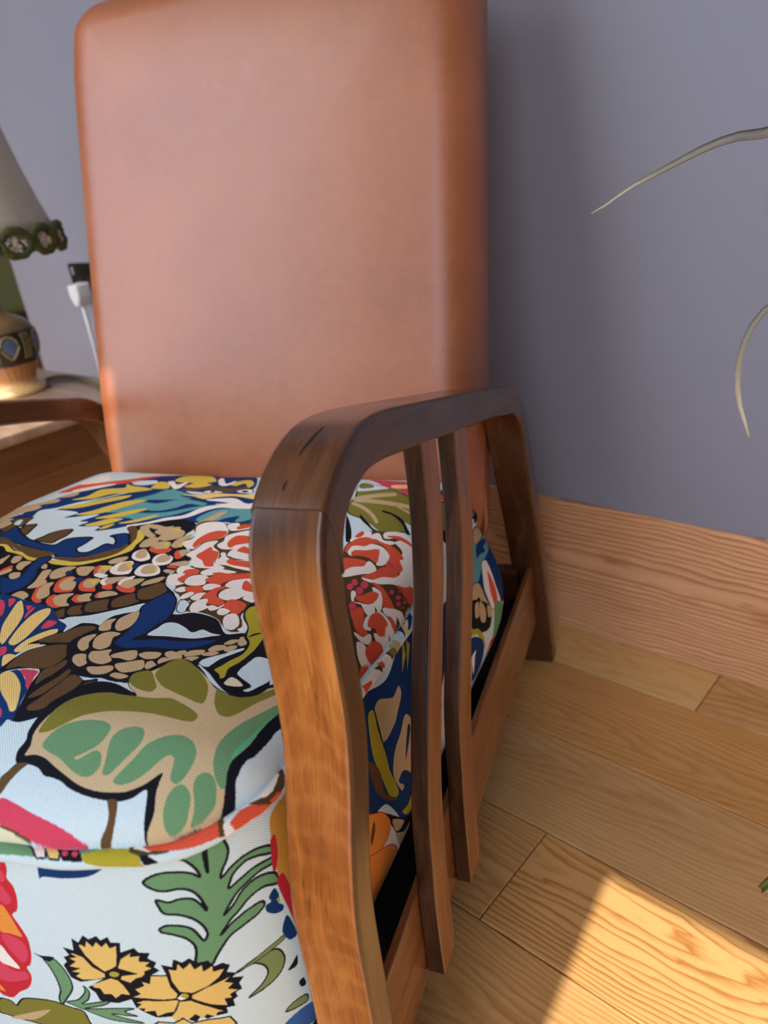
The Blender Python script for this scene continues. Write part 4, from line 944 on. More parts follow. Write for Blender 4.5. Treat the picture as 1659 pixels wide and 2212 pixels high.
T K - 0 0 2911 2492 2933 2532 2937 2494 2928 2439
T DB - 0 0 2602 1903 2572 2012 2581 2095 2603 2174 2690 2211 2764 2236 2862 2206 2922 2188 2938 2086 2935 1931 2933 1821 2934 1674 2935 1512 2935 1343 2935 1233 2934 1167 2893 1301 2743 1583 2656 1772
T W W 18 0 2575 2083 2590 2139 2612 2178 2643 2179 2646 2128 2617 2096 2587 2066
T O O 7 0 2583 2116 2598 2173 2614 2157 2608 2119
T W W 18 0 2648 2124 2678 2184 2721 2134 2772 2149 2831 2103 2835 2030 2866 1974 2875 1918 2913 1932 2936 2038 2924 2147 2871 2050 2890 2095 2871 2159 2823 2207 2785 2169 2762 2120 2716 2121 2687 2131
T O O 7 0 2587 1974 2579 2034 2604 2102 2646 2128 2715 2110 2764 2112 2810 2092 2844 2060 2835 2030 2864 1981 2848 1916 2796 1947 2783 2028 2756 2077 2709 2097 2650 2049 2598 2010 2608 1960
T PK - 0 0 2785 1979 2799 1993 2829 1974 2839 1944 2821 1943
T W W 18 0 2611 1961 2608 2024 2662 2044 2686 2075 2737 2074 2780 2035 2790 2005 2789 1941 2767 1921 2747 2002 2717 2032 2666 2007 2641 1941
T O O 7 0 2637 1939 2627 1990 2679 2013 2727 2048 2743 2009 2757 1935 2710 1956 2662 1951
T W W 18 0 2708 2189 2715 2214 2780 2249 2828 2223 2873 2203 2823 2207 2775 2202 2728 2159
T O O 7 0 2727 2179 2772 2211 2823 2207 2881 2176 2830 2184 2780 2186
T O O 6 0 2607 1895 2656 1916 2704 1920 2738 1900 2720 1867 2675 1821 2661 1784
T W W 17 0 2662 1775 2679 1834 2723 1869 2727 1924 2768 1891 2778 1849 2738 1808 2678 1743
T O O 6 0 2745 1783 2775 1846 2793 1914 2821 1943 2863 1927 2851 1879 2822 1832 2788 1798
T W W 17 0 2751 1773 2795 1790 2823 1843 2859 1882 2878 1935 2909 1918 2897 1874 2864 1840 2827 1790 2786 1767
T O O 6 0 2798 1769 2832 1776 2877 1747 2906 1719 2918 1704 2901 1670 2882 1665 2851 1734
T O O 6 0 2879 1847 2903 1881 2933 1972 2936 1950 2929 1842 2906 1842
T W W 16 0 2754 1647 2768 1657 2782 1586 2816 1590 2847 1620 2840 1691 2814 1737 2848 1730 2877 1656 2879 1614 2854 1637 2877 1572 2880 1539 2852 1549 2816 1590 2785 1578
T O O 6 0 2778 1629 2798 1647 2818 1703 2844 1715 2851 1670 2842 1622 2798 1601
T O O 6 0 2802 1515 2826 1563 2854 1522 2869 1460 2906 1431 2876 1398 2837 1449
T W W 15 0 2872 1474 2866 1533 2895 1475 2884 1451
T W W 16 0 2882 1592 2890 1618 2934 1621 2933 1576 2924 1579 2935 1540 2934 1489 2925 1459 2913 1474 2926 1513 2926 1561
T O O 6 0 2885 1481 2872 1552 2883 1602 2917 1603 2919 1573 2926 1535 2918 1493 2904 1502
T W W 16 0 2890 1654 2905 1682 2927 1738 2934 1753 2933 1707 2923 1699 2927 1654 2916 1645 2897 1633
T O O 6 0 2913 1643 2927 1658 2934 1647 2928 1625
T W W 15 0 2869 1386 2896 1395 2905 1446 2914 1405 2901 1371 2881 1373
T W W 15 0 2894 1347 2916 1367 2927 1331 2934 1352 2932 1279 2918 1288
T O O 6 0 2918 1366 2919 1433 2933 1483 2935 1484 2935 1397 2932 1341 2925 1337
T O O 6 0 2931 1272 2935 1322 2935 1296 2935 1234
T PK DB 6 0 2748 1732 2751 1704 2738 1695 2722 1715 2719 1743 2732 1752
T PK DB 6 0 2792 1744 2795 1712 2781 1699 2763 1719 2761 1752 2775 1764
T PK DB 6 0 2745 1687 2748 1660 2735 1651 2719 1670 2716 1698 2729 1706
T PK DB 6 0 2791 1686 2794 1655 2780 1643 2763 1663 2760 1694 2774 1706
T PK DB 6 0 2808 1561 2812 1529 2799 1515 2782 1535 2778 1568 2791 1581
T PK DB 6 0 2887 1799 2888 1778 2880 1763 2872 1771 2871 1792 2879 1806
T PK DB 6 0 2911 1810 2912 1787 2905 1768 2898 1772 2897 1795 2904 1813
T PK DB 6 0 2922 1842 2922 1826 2919 1811 2915 1812 2914 1827 2918 1841
T PK DB 6 0 2920 1784 2921 1761 2915 1740 2909 1742 2908 1764 2914 1784
T PK DB 6 0 2927 1839 2928 1819 2924 1798 2919 1797 2919 1817 2923 1837
T PK DB 6 0 2929 1800 2929 1784 2926 1765 2923 1764 2923 1780 2926 1798
T PK DB 6 0 2904 1849 2904 1834 2900 1822 2894 1825 2894 1841 2899 1853
B N - 0 0 1501 1495 1562 1497 1633 1492 1721 1485 1691 1448 1641 1422 1573 1412 1517 1410 1489 1409 1476 1402
B R - 0 0 1362 1479 1368 1450 1364 1415 1352 1383 1366 1349 1361 1295 1344 1250 1319 1227 1330 1186 1341 1135 1339 1100 1327 1047 1305 1000 1287 985 1288 937 1254 877 1203 840 1153 795 1108 811
B PK - 0 0 1316 1350 1331 1321 1337 1290 1312 1268 1292 1282
B OR - 0 0 1285 1263 1308 1220 1318 1165 1323 1132 1282 1138 1241 1144
B PK - 0 0 1245 1130 1298 1121 1321 1091 1312 1044 1281 1005 1255 1041 1238 1088
B W - 0 0 1214 1072 1233 1030 1255 972 1216 973 1182 991
B PK - 0 0 1178 979 1221 952 1273 960 1274 927 1196 890 1142 891
B OR - 0 0 1128 858 1140 821 1114 825
B PK - 0 0 1338 1411 1346 1399 1341 1372 1321 1364
B G K 11 0 1371 1052 1410 1055 1433 1025 1445 975 1439 920 1396 858 1365 821 1363 849 1386 900 1390 962 1383 1013
B K - 0 0 1342 1066 1365 1058 1417 1062 1391 1036 1369 1046
B OL K 12 0 1089 768 1138 772 1153 752 1203 804 1297 825 1341 826 1397 812 1438 805 1445 766 1435 701 1280 665 1188 668 1118 670 1077 675 1049 678
B T - 0 0 1089 660 1216 734 1299 772 1246 719 1184 679
B G K 9 0 1389 839 1441 864 1483 913 1488 942 1500 917 1482 874 1451 844 1562 885 1533 857 1452 821 1557 845 1637 855 1601 834 1638 815 1548 814 1651 781 1538 783 1457 811 1411 828
B G K 16 0 1908 1473 1967 1479 1989 1490 1999 1492 1989 1430 1988 1375 2001 1453 2012 1493 2046 1480 2060 1423 2048 1388 2027 1360 2018 1335 2050 1352 2088 1361 2138 1353 2186 1323 2185 1296 2138 1326 2102 1340 2071 1335 2049 1321 2030 1286 2071 1294 2119 1298 2184 1278 2180 1259 2124 1271 2063 1260 2034 1243 1997 1199 2029 1219 2068 1251 2120 1256 2174 1222 2176 1178 2128 1207 2080 1208 2039 1187 2007 1168 1972 1129 2011 1156 2060 1169 2109 1163 2115 1142 2089 1129 2031 1122 1995 1110 1965 1080 1943 1053 1920 1024 1882 1045 1892 1091 1893 1124 1875 1158 1844 1181 1814 1196 1811 1210 1833 1220 1870 1211 1901 1188 1917 1143 1924 1130 1938 1153 1931 1193 1907 1231 1874 1255 1838 1268 1828 1297 1828 1323 1860 1308 1893 1312 1926 1300 1944 1270 1954 1242 1949 1290 1932 1328 1902 1349 1864 1351 1831 1362 1806 1395 1851 1418 1901 1413 1944 1393 1964 1370 1959 1403 1939 1441
B K - 0 0 1949 1290 1960 1252 1955 1237 1946 1264
B Y2 - 0 0 1981 1483 1996 1481 1990 1468
B K - 0 1 1575 994 1482 962 1454 977 1444 1032 1463 1052 1457 1071 1482 1085 1468 1117 1505 1110 1514 1164 1533 1148 1558 1182 1573 1167 1604 1184 1613 1166 1640 1182 1644 1159 1674 1158 1665 1117 1713 1137 1723 1118 1757 1114 1744 1092 1767 1072 1755 1053 1769 1037 1731 1013 1725 988 1664 950 1652 906 1591 878 1528 879 1524 917 1504 940
B S3 - 0 1 1588 1027 1562 1054 1540 1096 1530 1138 1542 1140 1551 1131 1563 1159 1578 1135 1596 1158 1609 1137 1629 1158 1634 1134 1658 1145 1648 1101 1634 1056 1615 1042
B S3 - 0 1 1585 1016 1551 1042 1529 1084 1497 1096 1488 1092 1508 1081 1477 1070 1497 1059 1464 1031 1504 1029 1464 1006 1497 1007 1474 987 1495 975 1545 985 1581 1000
B S3 - 0 1 1637 1046 1657 1087 1698 1117 1689 1098 1722 1103 1713 1079 1747 1075 1729 1059 1747 1048 1719 1034 1717 1013 1685 1003 1661 981 1632 995 1640 1011 1698 1023
B S3 - 0 1 1599 997 1558 976 1520 954 1525 944 1548 943 1552 916 1580 920 1589 900 1615 924 1645 922 1634 964 1622 989
B Y2 K 7 0 1600 1023 1620 1032 1637 1021 1623 1004 1601 1005
B K - 0 1 1715 1019 1785 1015 1779 1061 1810 1048 1821 1080 1843 1061 1866 1075 1883 1049 1915 1046 1928 1015 1952 1018 1971 996 1956 974 1982 953 1967 942 1998 925 1980 906 1984 877 1963 874 1965 851 1950 844 1951 815 1925 819 1923 792 1889 796 1861 790 1843 806 1824 782 1794 804 1767 783 1754 818 1702 813 1668 840 1647 861 1643 900 1643 927 1667 960 1662 981 1695 998
B S3 - 0 1 1807 935 1795 983 1797 1039 1819 1031 1829 1059 1840 1032 1865 1055 1871 1023 1896 1035 1893 1006 1922 1018 1921 993 1953 992 1931 963 1892 938 1842 922
B S3 - 0 1 1840 912 1891 934 1962 950 1942 936 1965 916 1945 902 1971 880 1946 874 1949 856 1927 863 1930 828 1881 856 1836 897
B S3 - 0 1 1790 905 1747 902 1693 908 1650 911 1681 929 1668 950 1702 967 1700 987 1723 977 1735 1013 1784 1010 1785 958 1798 925
B S3 - 0 1 1784 897 1737 894 1683 897 1654 884 1671 880 1646 855 1676 858 1668 840 1707 847 1707 819 1741 836 1767 841 1794 893
B S3 - 0 1 1796 888 1831 887 1873 848 1915 807 1896 811 1885 792 1862 812 1848 794 1829 821 1803 797 1785 810 1764 783 1754 818 1775 845
B W K 9 0 1790 905 1816 928 1830 914 1823 900 1801 893
B Y2 - 0 0 1806 914 1819 925 1830 914 1824 902 1811 905
B S3 K 11 1 1664 758 1703 790 1753 784 1787 804 1809 779 1859 785 1926 773 1938 731 1913 709 1744 748
B G3 K 11 0 1982 953 2034 969 2086 960 2121 934 2131 880 2110 842 2073 827 2034 824 1995 824 2048 853 2069 881 2062 921 2032 956 1996 953
B G3 K 7 0 1983 957 2073 973 2147 973 2152 957 2080 955
B G3 K 9 0 2089 653 2118 666 2170 648 2174 613 2129 629
B K - 0 0 2131 819 2152 833 2173 847 2164 808
B K - 0 0 2158 730 2177 728 2179 690 2161 702
B OR2 - 0 0 2210 1406 2259 1433 2363 1417 2340 1236 2235 936 2196 959 2183 1122 2188 1276
B R - 0 0 2191 1339 2212 1343 2204 1279 2180 1225 2170 1231
B R - 0 0 2172 1184 2202 1193 2219 1042 2201 976
B N - 0 0 2135 1156 2160 1170 2167 1129 2158 1109 2173 1082 2165 1067 2138 1080 2116 1112 2118 1135 2138 1134
B N - 0 0 2148 998 2171 1035 2183 1010 2192 927 2164 933 2150 969
B Y2 - 0 0 2153 1124 2167 1129 2165 1102
B N2 - 0 0 2068 591 2116 608 2175 592 2286 508 2222 430
B N - 0 0 2505 1500 2800 1500 2962 1446 3136 1401 3435 1470 5188 576 4929 1193 4176 1442 3651 1011 3457 502 3097 510 3038 564 2868 895 2720 950 2538 1064 2351 1403
B T - 0 0 2966 1352 3023 1362 3127 1299 3203 1312 3204 1266 3141 1222 3074 1185 2926 1173 2932 1283
B T - 0 0 2968 1005 3019 1074 3097 1110 3167 1156 3203 1140 3229 1060 3251 943 3210 750 3060 920 2997 909 3039 844 3015 832 2968 937
B N - 0 0 3180 1099 3191 1067 3132 998 3089 954 3124 1029
B N - 0 0 2930 1180 3042 1166 3176 1241 3186 1188 3071 1142 2949 1143
B K - 0 0 2962 1355 2956 1276 2945 1136 2951 1021 2977 893 3015 832 2956 925 2930 1040 2918 1158 2928 1276
B Y2 - 0 0 2902 1356 2952 1351 2939 1247 2944 1115 2944 1027 2981 853 2908 899 2874 1023 2851 1190
B B - 0 0 2804 1187 2867 1093 2870 961 2971 828 2873 911 2804 1031
B Y2 - 0 0 2996 716 3062 696 3135 722 3158 617 3060 633
B Y2 - 0 1 3390 1477 3355 1387 3269 1343
B Y2 - 0 1 3409 1441 3427 1405 3318 1320
B W - 0 0 2664 983 2739 953 3013 594 3176 512 3097 510 2838 502 2786 463 2702 464 2605 463 2483 606
B K - 0 0 2707 962 2758 957 2856 850 3014 658 3139 555 3150 498 2835 500 2763 449 2770 453 2967 477 2891 730 2805 877
B T - 0 0 2898 771 3013 639 2968 633 2916 678
B T - 0 0 2915 661 3014 566 3092 541 3056 484 2975 519
B T - 0 0 2983 489 3076 500 3052 481 2981 488
B T - 0 0 2936 453 2976 484 2910 495 2867 463
B T - 0 0 2808 481 2870 465 2823 491 2771 454
B T - 0 0 2759 448 2776 457 2758 448 2704 466
B OR R 8 0 2640 1007 2784 926 2840 865 2877 769 2828 714 2683 748 2543 859
B OR R 8 0 2539 843 2788 711 2901 601 2948 462 2838 448 2713 473 2654 447 2570 489 2501 694
B B - 0 0 2759 448 2795 472 2842 448 2774 457 2705 471
B B - 0 0 2704 870 2747 913 2743 863 2699 820
B R - 0 0 2624 473 2684 454 2699 462 2666 448
B N - 0 0 2575 448 2621 470 2690 457 2717 476 2680 450 2606 460
B L - 0 0 3412 1078 3878 1368 4001 1417 3619 761 3534 506 3319 510
B N - 0 0 3763 1318 3933 1330 3704 1103 3526 982
B TE - 0 0 4619 1475 4711 1373 4691 1315 4665 1261 4497 1251 4377 1207 4252 1188 4385 1355
B T K 8 0 4612 1444 4716 1391 4705 1359 4528 1371 4518 1403
B N - 0 0 4514 1362 4633 1350 4688 1304 4591 1314 4460 1309
B N - 0 0 4409 1306 4523 1304 4589 1280 4591 1314 4460 1309
B W K 8 0 4485 1259 4548 1236 4553 1161 4550 1027 4580 863 4433 919 4383 1099 4416 1181
B O - 0 0 4502 1178 4520 1130 4531 949 4481 893 4454 1050
B T K 11 0 4237 1214 4343 1195 4371 1054 4411 917 4355 848 4096 1045
B K - 0 0 4218 1126 4292 1117 4276 1069 4226 1069
B K - 0 0 4233 1064 4308 1054 4337 998 4267 979 4226 1069
B K - 0 0 4179 1043 4226 1052 4248 983 4226 1069
B K - 0 0 4187 1161 4393 982 4375 830 4235 883 4088 1031
B T - 0 0 4208 1113 4260 1102 4228 1022 4171 1046
B T - 0 0 4274 1093 4310 1058 4327 976 4287 925 4230 986
B T - 0 0 4361 1005 4419 945 4404 891 4349 924
B Y2 - 0 0 4063 1025 4176 956 4250 836 4281 716 4209 795 4146 935 4047 995
B N - 0 0 4035 970 4211 848 4260 715 4220 596 4043 642
B W - 0 0 4020 844 4104 845 4079 812 4064 679
B G - 0 0 4487 951 4643 784 4631 648 4585 563 4468 638 4442 797
B R - 0 0 4377 636 4430 670 4583 560 4522 555 4508 534
B OR - 0 0 4373 525 4377 636 4524 558 4379 530
B R - 0 0 4490 510 4442 530 4438 525 4443 533 4491 510 4495 516
B L - 0 0 4032 510 4228 510 4377 529 4381 532 4238 514 4104 514 4028 510
P G - 0 0 3596 159 3731 150 3779 114 3634 106
P L - 0 0 3609 166 3728 150 3733 150 3621 161
P W K 10 0 3729 150 3751 160 3776 173 3808 115 3780 111 3754 135
P S K 9 0 3775 158 3784 173 3839 154 3851 113 3819 114
P K - 0 0 3826 150 3909 149 3927 107 3863 111
P PK - 0 0 3874 133 3872 124 3861 123 3850 132 3848 146 3859 146
P PK - 0 0 3907 130 3905 122 3894 122 3884 131 3883 142 3895 142
P PK - 0 0 3868 168 3865 170 3859 166 3854 164 3857 165 3863 165
P G - 0 0 3875 172 3961 170 3964 130 3915 129
P Y2 - 0 0 3917 124 3976 146 4083 138 4097 77 3978 89 3934 103
P K - 0 0 4081 138 4093 171 4114 115 4139 89 4101 83
P L - 0 0 4103 146 4111 177 4122 117 4134 99 4114 110
P DB - 0 0 4058 129 4054 162 4087 165 4167 150 4280 161 4284 123 4164 114 4088 115
P W - 0 0 4065 139 4078 165 4139 144 4164 135 4113 123
P O - 0 0 4068 167 4139 146 4281 161 4335 159 4310 95 4237 103 4112 128
P DB - 0 0 4322 160 4339 158 4319 87 4304 93
P W - 0 0 4324 122 4352 128 4353 95 4328 76 4317 92
P O - 0 0 4341 116 4384 132 4465 115 4475 63 4400 82 4348 83
P W - 0 0 4398 79 4445 50 4459 77 4460 60 4405 78
P DB - 0 0 4411 135 4471 114 4552 150 4589 145 4537 96 4474 79 4433 111
P W - 0 0 4450 131 4505 137 4564 161 4561 138 4490 112 4457 115
P O - 0 0 4468 96 4506 100 4525 85 4482 70
P R - 0 0 5847 152 5906 151 6023 124 5963 92 5830 119
P L - 0 0 5837 165 5896 165 5878 126 5786 95 5720 122
P N - 0 0 5774 163 5837 163 5785 124 5704 100 5626 117 5705 168
P S - 0 0 5767 166 5752 133 5720 122 5724 144
P L - 0 0 5724 144 5737 128 5689 109 5665 110
P S - 0 0 5710 163 5715 145 5676 99 5620 97
P N - 0 0 5649 164 5679 148 5632 96 5566 96
P L - 0 0 5569 150 5644 149 5621 75 5523 91
P T - 0 0 5497 136 5556 135 5579 60 5473 81
P OL - 0 0 5459 127 5505 120 5525 71 5451 79
P DB - 0 0 5412 127 5459 127 5469 76 5454 60
P W - 0 0 5359 130 5440 129 5463 70 5400 65 5331 88
P O - 0 0 5340 128 5379 119 5375 91 5334 96
P DB - 0 0 5297 122 5342 117 5351 77 5299 85
P W - 0 0 5173 122 5301 119 5349 75 5281 69 5164 80
P O - 0 0 5167 119 5240 100 5232 82 5160 75
P K - 0 0 7077 120 7021 105 6950 79 6884 127
P S2 - 0 0 7071 118 7029 120 7028 120 7063 106
P S2 - 0 0 7027 120 7018 105 7011 105 7018 108
P S2 - 0 0 7009 103 7002 90 6997 90 7002 90
P R - 0 0 7061 105 7021 119 7009 105 6990 135
P N - 0 0 6898 115 6958 90 6949 77 6855 101
""".strip().split('\n')
def catmull(P, sub=5):
    n = len(P); t = np.linspace(0, 1, sub, endpoint=False)[:, None]
    out = []
    for i in range(n):
        p0, p1, p2, p3 = P[i - 1], P[i], P[(i + 1) % n], P[(i + 2) % n]
        # centripetal-like damping keeps tight corners from overshooting
        d1 = np.linalg.norm(p2 - p1) + 1e-9
        m1 = (p2 - p0) * 0.5; m2 = (p3 - p1) * 0.5
        for m in (m1, m2):
            L = np.linalg.norm(m)
            if L > d1: m *= d1 / L
        out.append((2 * t ** 3 - 3 * t ** 2 + 1) * p1 + (t ** 3 - 2 * t ** 2 + t) * m1 + (-2 * t ** 3 + 3 * t ** 2) * p2 + (t ** 3 - t ** 2) * m2)
    return np.vstack(out)
def fill(img, P, col):
    H, W = img.shape[:2]
    x0 = max(int(P[:, 0].min()) - 1, 0); x1 = min(int(P[:, 0].max()) + 2, W); y0 = max(int(P[:, 1].min()) - 1, 0); y1 = min(int(P[:, 1].max()) + 2, H)
    if x1 <= x0 or y1 <= y0: return
    acc = np.zeros((y1 - y0, x1 - x0 + 1), np.int16)
    for (ax, ay), (bx, by) in zip(P, np.roll(P, -1, 0)):
        if ay == by: continue
        if ay > by: ax, ay, bx, by = bx, by, ax, ay
        r0 = max(math.ceil(ay - 0.5), y0); r1 = min(math.ceil(by - 0.5), y1)
        if r1 <= r0: continue
        ys = np.arange(r0, r1)
        xs = ax + (ys + 0.5 - ay) * (bx - ax) / (by - ay)
        ci = np.clip(np.ceil(xs - 0.5).astype(int) - x0, 0, x1 - x0)
        np.add.at(acc, (ys - y0, ci), 1)
    mk = (np.cumsum(acc, 1)[:, :-1] & 1).astype(bool)
    img[y0:y1, x0:x1][mk] = col
def stroke(img, P, w, col):
    H, W = img.shape[:2]
    for a, b in zip(P, np.roll(P, -1, 0)):
        x0 = max(int(min(a[0], b[0]) - w), 0); x1 = min(int(max(a[0], b[0]) + w) + 2, W); y0 = max(int(min(a[1], b[1]) - w), 0); y1 = min(int(max(a[1], b[1]) + w) + 2, H)
        if x1 <= x0 or y1 <= y0: continue
        X = np.arange(x0, x1)[None] + 0.5 - a[0]; Y = np.arange(y0, y1)[:, None] + 0.5 - a[1]
        d = b - a; L2 = d @ d + 1e-9
        t = np.clip((X * d[0] + Y * d[1]) / L2, 0, 1)
        img[y0:y1, x0:x1][(X - t * d[0]) ** 2 + (Y - t * d[1]) ** 2 < w * w] = col
def make_prints():
    jobs = {'T': ('print_top', 0.64, 0.64, 3400, ((-0.335, 0.09), (-0.30, -0.33), (0, 0))), 'B': ('print_band', 1.05, 0.30, 2900, ((0, 0),)), 'P': ('print_piping', PIPE_W, PIPE_H, 1900, ((0.66, 0), (-0.68, 0), (0, 0)))}
    res = []
    for key, (nm, wm, hm, ppm, offs) in jobs.items():
        W, H = int(wm * ppm), int(hm * ppm)
        img = np.empty((H, W, 3), np.float32); img[:] = np.array(PAL['L'], np.float32) / 255
        rows = [r.split() for r in PRINT if r[0] == key]
        for ox, oy in offs:
            real = (ox, oy) == (0, 0)
            for q, r in enumerate(rows):
                if not real and key == 'T' and q == 0: continue
                P = (np.array(r[5:], float).reshape(-1, 2) / 5000 + (ox, oy)) * ppm
                if P[:, 0].max() < 0 or P[:, 0].min() > W or P[:, 1].max() < 0 or P[:, 1].min() > H: continue
                if key != 'P' and len(P) > 3 and r[4] == '0': P = catmull(P)
                fill(img, P, np.array(PAL[r[1]], np.float32) / 255)
                if r[2] != '-': stroke(img, P, float(r[3]) / 10000 * ppm * 0.5, np.array(PAL[r[2]], np.float32) / 255)
        im = bpy.data.images.new(nm, W, H)
        buf = np.ones((H, W, 4), np.float32); buf[..., :3] = img
        im.pixels.foreach_set(buf.ravel()); im.pack(); res.append(im)
    return res
IMG_TOP, IMG_BAND, IMG_PIPE = make_prints()
M_TOP = mat_print('printed_linen_top', IMG_TOP, TW, TH_, True)
M_BAND = mat_print('printed_linen_band', IMG_BAND, BW, BH)
M_PIPE = mat_print('printed_linen_piping', IMG_PIPE, PIPE_W, PIPE_H)
ct = obj('top_panel', cushion_top(), M_TOP, cush, smooth=True)
cb = obj('side_band', cushion_band(), M_BAND, cush, smooth=True)
def piping(name, v, r, ins):
    bm = bmesh.new(); uvl = bm.loops.layers.uv.new('UVMap')
    pts = []
    for k in range(CN):
        x, y, z = band_point(k, v); a = CO[(k + 1) % CN] - CO[k - 1]; n_ = np.array([a[1], -a[0]]); n_ /= np.linalg.norm(n_)
        pts.append((x + n_[0] * ins, y + n_[1] * ins, z + 0.0008 * math.sin(k * 0.9)))
    tube(bm, pts, r, 12, uvl, closed=True, ph=math.pi)
    for f in bm.faces:
        us = [lp[uvl].uv.x for lp in f.loops]
        for lp in f.loops:
            s_ = lp[uvl].uv.x
            if min(us) > ARC[-1] * 0.6: s_ -= ARC[-1]
            lp[uvl].uv = ((s_ + 0.6) / PIPE_W, lp[uvl].uv.y)
    return obj(name, bm, M_PIPE, cush, smooth=True)
piping('piping', 0.0, 0.0056, 0.0022)
piping('piping', 0.93, 0.0046, 0.001)

# small splits in the veneer of the right arm, just above the scarf
def on_arm(a, xx, lift=0.00025):
    i = min(int(a), len(AO) - 2); f = a - i
    p = AO[i] * (1 - f) + AO[i + 1] * f; d = AO[i + 1] - AO[i]; d /= np.linalg.norm(d)
    nv = np.array([-d[1], d[0]])
    if nv[1] < 0: nv = -nv
    return (xx, p[0] + nv[0] * lift, p[1] + nv[1] * lift)
M_CRACK = mat_plain('dark_split', (0.006, 0.004, 0.003), 0.9)
for pts, w in (([(5.0, .2985), (4.4, .2972), (3.9, .2966), (3.3, .2952), (2.7, .2945)], .0009), ([(1.35, .2935), (1.1, .2929), (0.8, .2931)], .0007)):
    bm = bmesh.new(); n_ = len(pts); L_ = []
    for q, (a, xx) in enumerate(pts):
        ww = w * math.sin(math.pi * (q + 0.35) / (n_ - 0.3)) + 0.0001
        L_.append((bm.verts.new(on_arm(a, xx - ww)), bm.verts.new(on_arm(a, xx + ww))))
    for a, b in zip(L_[:-1], L_[1:]): bm.faces.new((a[0], a[1], b[1], b[0]))
    obj('crack', bm, M_CRACK, chair)

# ------------------------------------------------------------------ side table left of the chair
def mat_board(name, a, b, rough, axis='x', s=1.0):
    t = NT(name)
    tc = t.new('ShaderNodeTexCoord'); x, y, z = t.sep(tc.outputs['Object'])
    long_, c1 = (x, y) if axis == 'x' else (y, z)
    g = t.noise(t.comb(t.math('MULTIPLY', long_, 4.0 * s), t.math('MULTIPLY', c1, 45.0 * s), 0.0), 1.0, 5, 0.6, 0.5)
    t.set(Base_Color=t.ramp(g, [(0.3, a), (0.7, b)]), Roughness=rough, **{'Specular_IOR_Level': 0.4})
    return t.m
M_TTOP = mat_board('table_top_oak', lin(128, 104, 84), lin(168, 142, 118), 0.28)
M_TSIDE = mat_board('table_side_walnut', lin(100, 66, 38), lin(126, 86, 50), 0.42, 'y')
tab = empty('side_table', (-1.60, -0.50, 0))
tag(tab, 'low wooden side table carrying the lamp, left of the armchair', 'table')
boxo('table_top', -0.36, 0.345, -0.33, 0.276, 0.400, 0.420, M_TTOP, tab, bevel=0.004, seg=3)
for sx in (0.338, -0.353):
    bm = bmesh.new()
    P = [(-0.31, 0.0), (-0.31, 0.40), (0.25, 0.40), (0.25, 0.0)]
    va = [bm.verts.new((sx - 0.018, y, z)) for y, z in P]; vb = [bm.verts.new((sx, y, z)) for y, z in P]
    for i in range(len(P)):
        j = (i + 1) % len(P); bm.faces.new((va[i], va[j], vb[j], vb[i]))
    bm.faces.new(va); bm.faces.new(vb)
    obj('side_panel', bm, M_TSIDE, tab, bevel=0.002)
boxo('shelf', -0.352, 0.319, -0.30, 0.10, 0.15, 0.168, M_TSIDE, tab, bevel=0.002)

# ------------------------------------------------------------------ table lamp
LX, LY, LZ = -1.5456, -0.3571, 0.4202
lamp = empty('table_lamp', (LX, LY, LZ))
tag(lamp, 'pottery table lamp with a cream linen shade edged in green braid, on the side table', 'lamp')
def mat_pot():
    t = NT('glazed_pottery')
    tc = t.new('ShaderNodeTexCoord'); x, y, z = t.sep(tc.outputs['Object'])
    n = t.noise(t.coord(scale=(1, 1, 1)), 28, 4)
    zz = t.math('ADD', z, t.math('MULTIPLY', t.math('SUBTRACT', n, 0.5), 0.006))
    c = t.ramp(t.math('MULTIPLY', zz, 5.0), [(0.0, lin(224, 190, 132)), (0.10, lin(214, 172, 112)), (0.16, lin(186, 132, 78)), (0.29, lin(172, 116, 66)), (0.305, lin(46, 38, 28)),
                                             (0.60, lin(42, 36, 28)), (0.615, lin(116, 92, 62)), (0.72, lin(150, 122, 80)), (0.9, lin(140, 106, 74))])
    t.set(Base_Color=c, Roughness=0.3, **{'Specular_IOR_Level': 0.5})
    return t.m
M_POT = mat_pot()
M_GOLD = mat_plain('ochre_relief', lin(140, 122, 66), 0.4, noise=0.2)
M_BLUE = mat_plain('blue_glaze', lin(82, 96, 116), 0.25, noise=0.2)
VP = [(0.0, 0), (0.050, 0), (0.0525, 0.004), (0.051, 0.010), (0.044, 0.015), (0.0395, 0.020), (0.0385, 0.026), (0.041, 0.034), (0.0475, 0.048), (0.0545, 0.064), (0.0595, 0.082),
      (0.0615, 0.098), (0.061, 0.112), (0.0575, 0.126), (0.049, 0.138), (0.036, 0.146), (0.025, 0.151), (0.0195, 0.158), (0.0175, 0.172), (0.0175, 0.215), (0.020, 0.222), (0.0, 0.2221)]
def vr(z):
    p = [q for q in VP[1:-1]]; return float(np.interp(z, [q[1] for q in p], [q[0] for q in p]))
bm = bmesh.new(); n = 72; rings = []
prof = spline(VP[1:-1], 60)
for r, z in prof:
    amp = 0.0016 * max(0, min(1, (z - 0.024) / 0.006)) * max(0, min(1, (0.062 - z) / 0.006))
    rings.append([bm.verts.new(((r - amp * (0.5 + 0.5 * math.cos(24 * 2 * math.pi * i / n))) * math.cos(2 * math.pi * i / n),
                                (r - amp * (0.5 + 0.5 * math.cos(24 * 2 * math.pi * i / n))) * math.sin(2 * math.pi * i / n), z)) for i in range(n)])
for a, b in zip(rings[:-1], rings[1:]):
    for i in range(n): bm.faces.new((a[i], a[(i + 1) % n], b[(i + 1) % n], b[i]))
bm.faces.new(rings[0]); bm.faces.new(rings[-1])
vase = obj('vase_base', bm, M_POT, lamp, smooth=True)
def on_vase(a, z, off=0.0):
    r = vr(z) + off
    return (r * math.cos(a), r * math.sin(a), z)
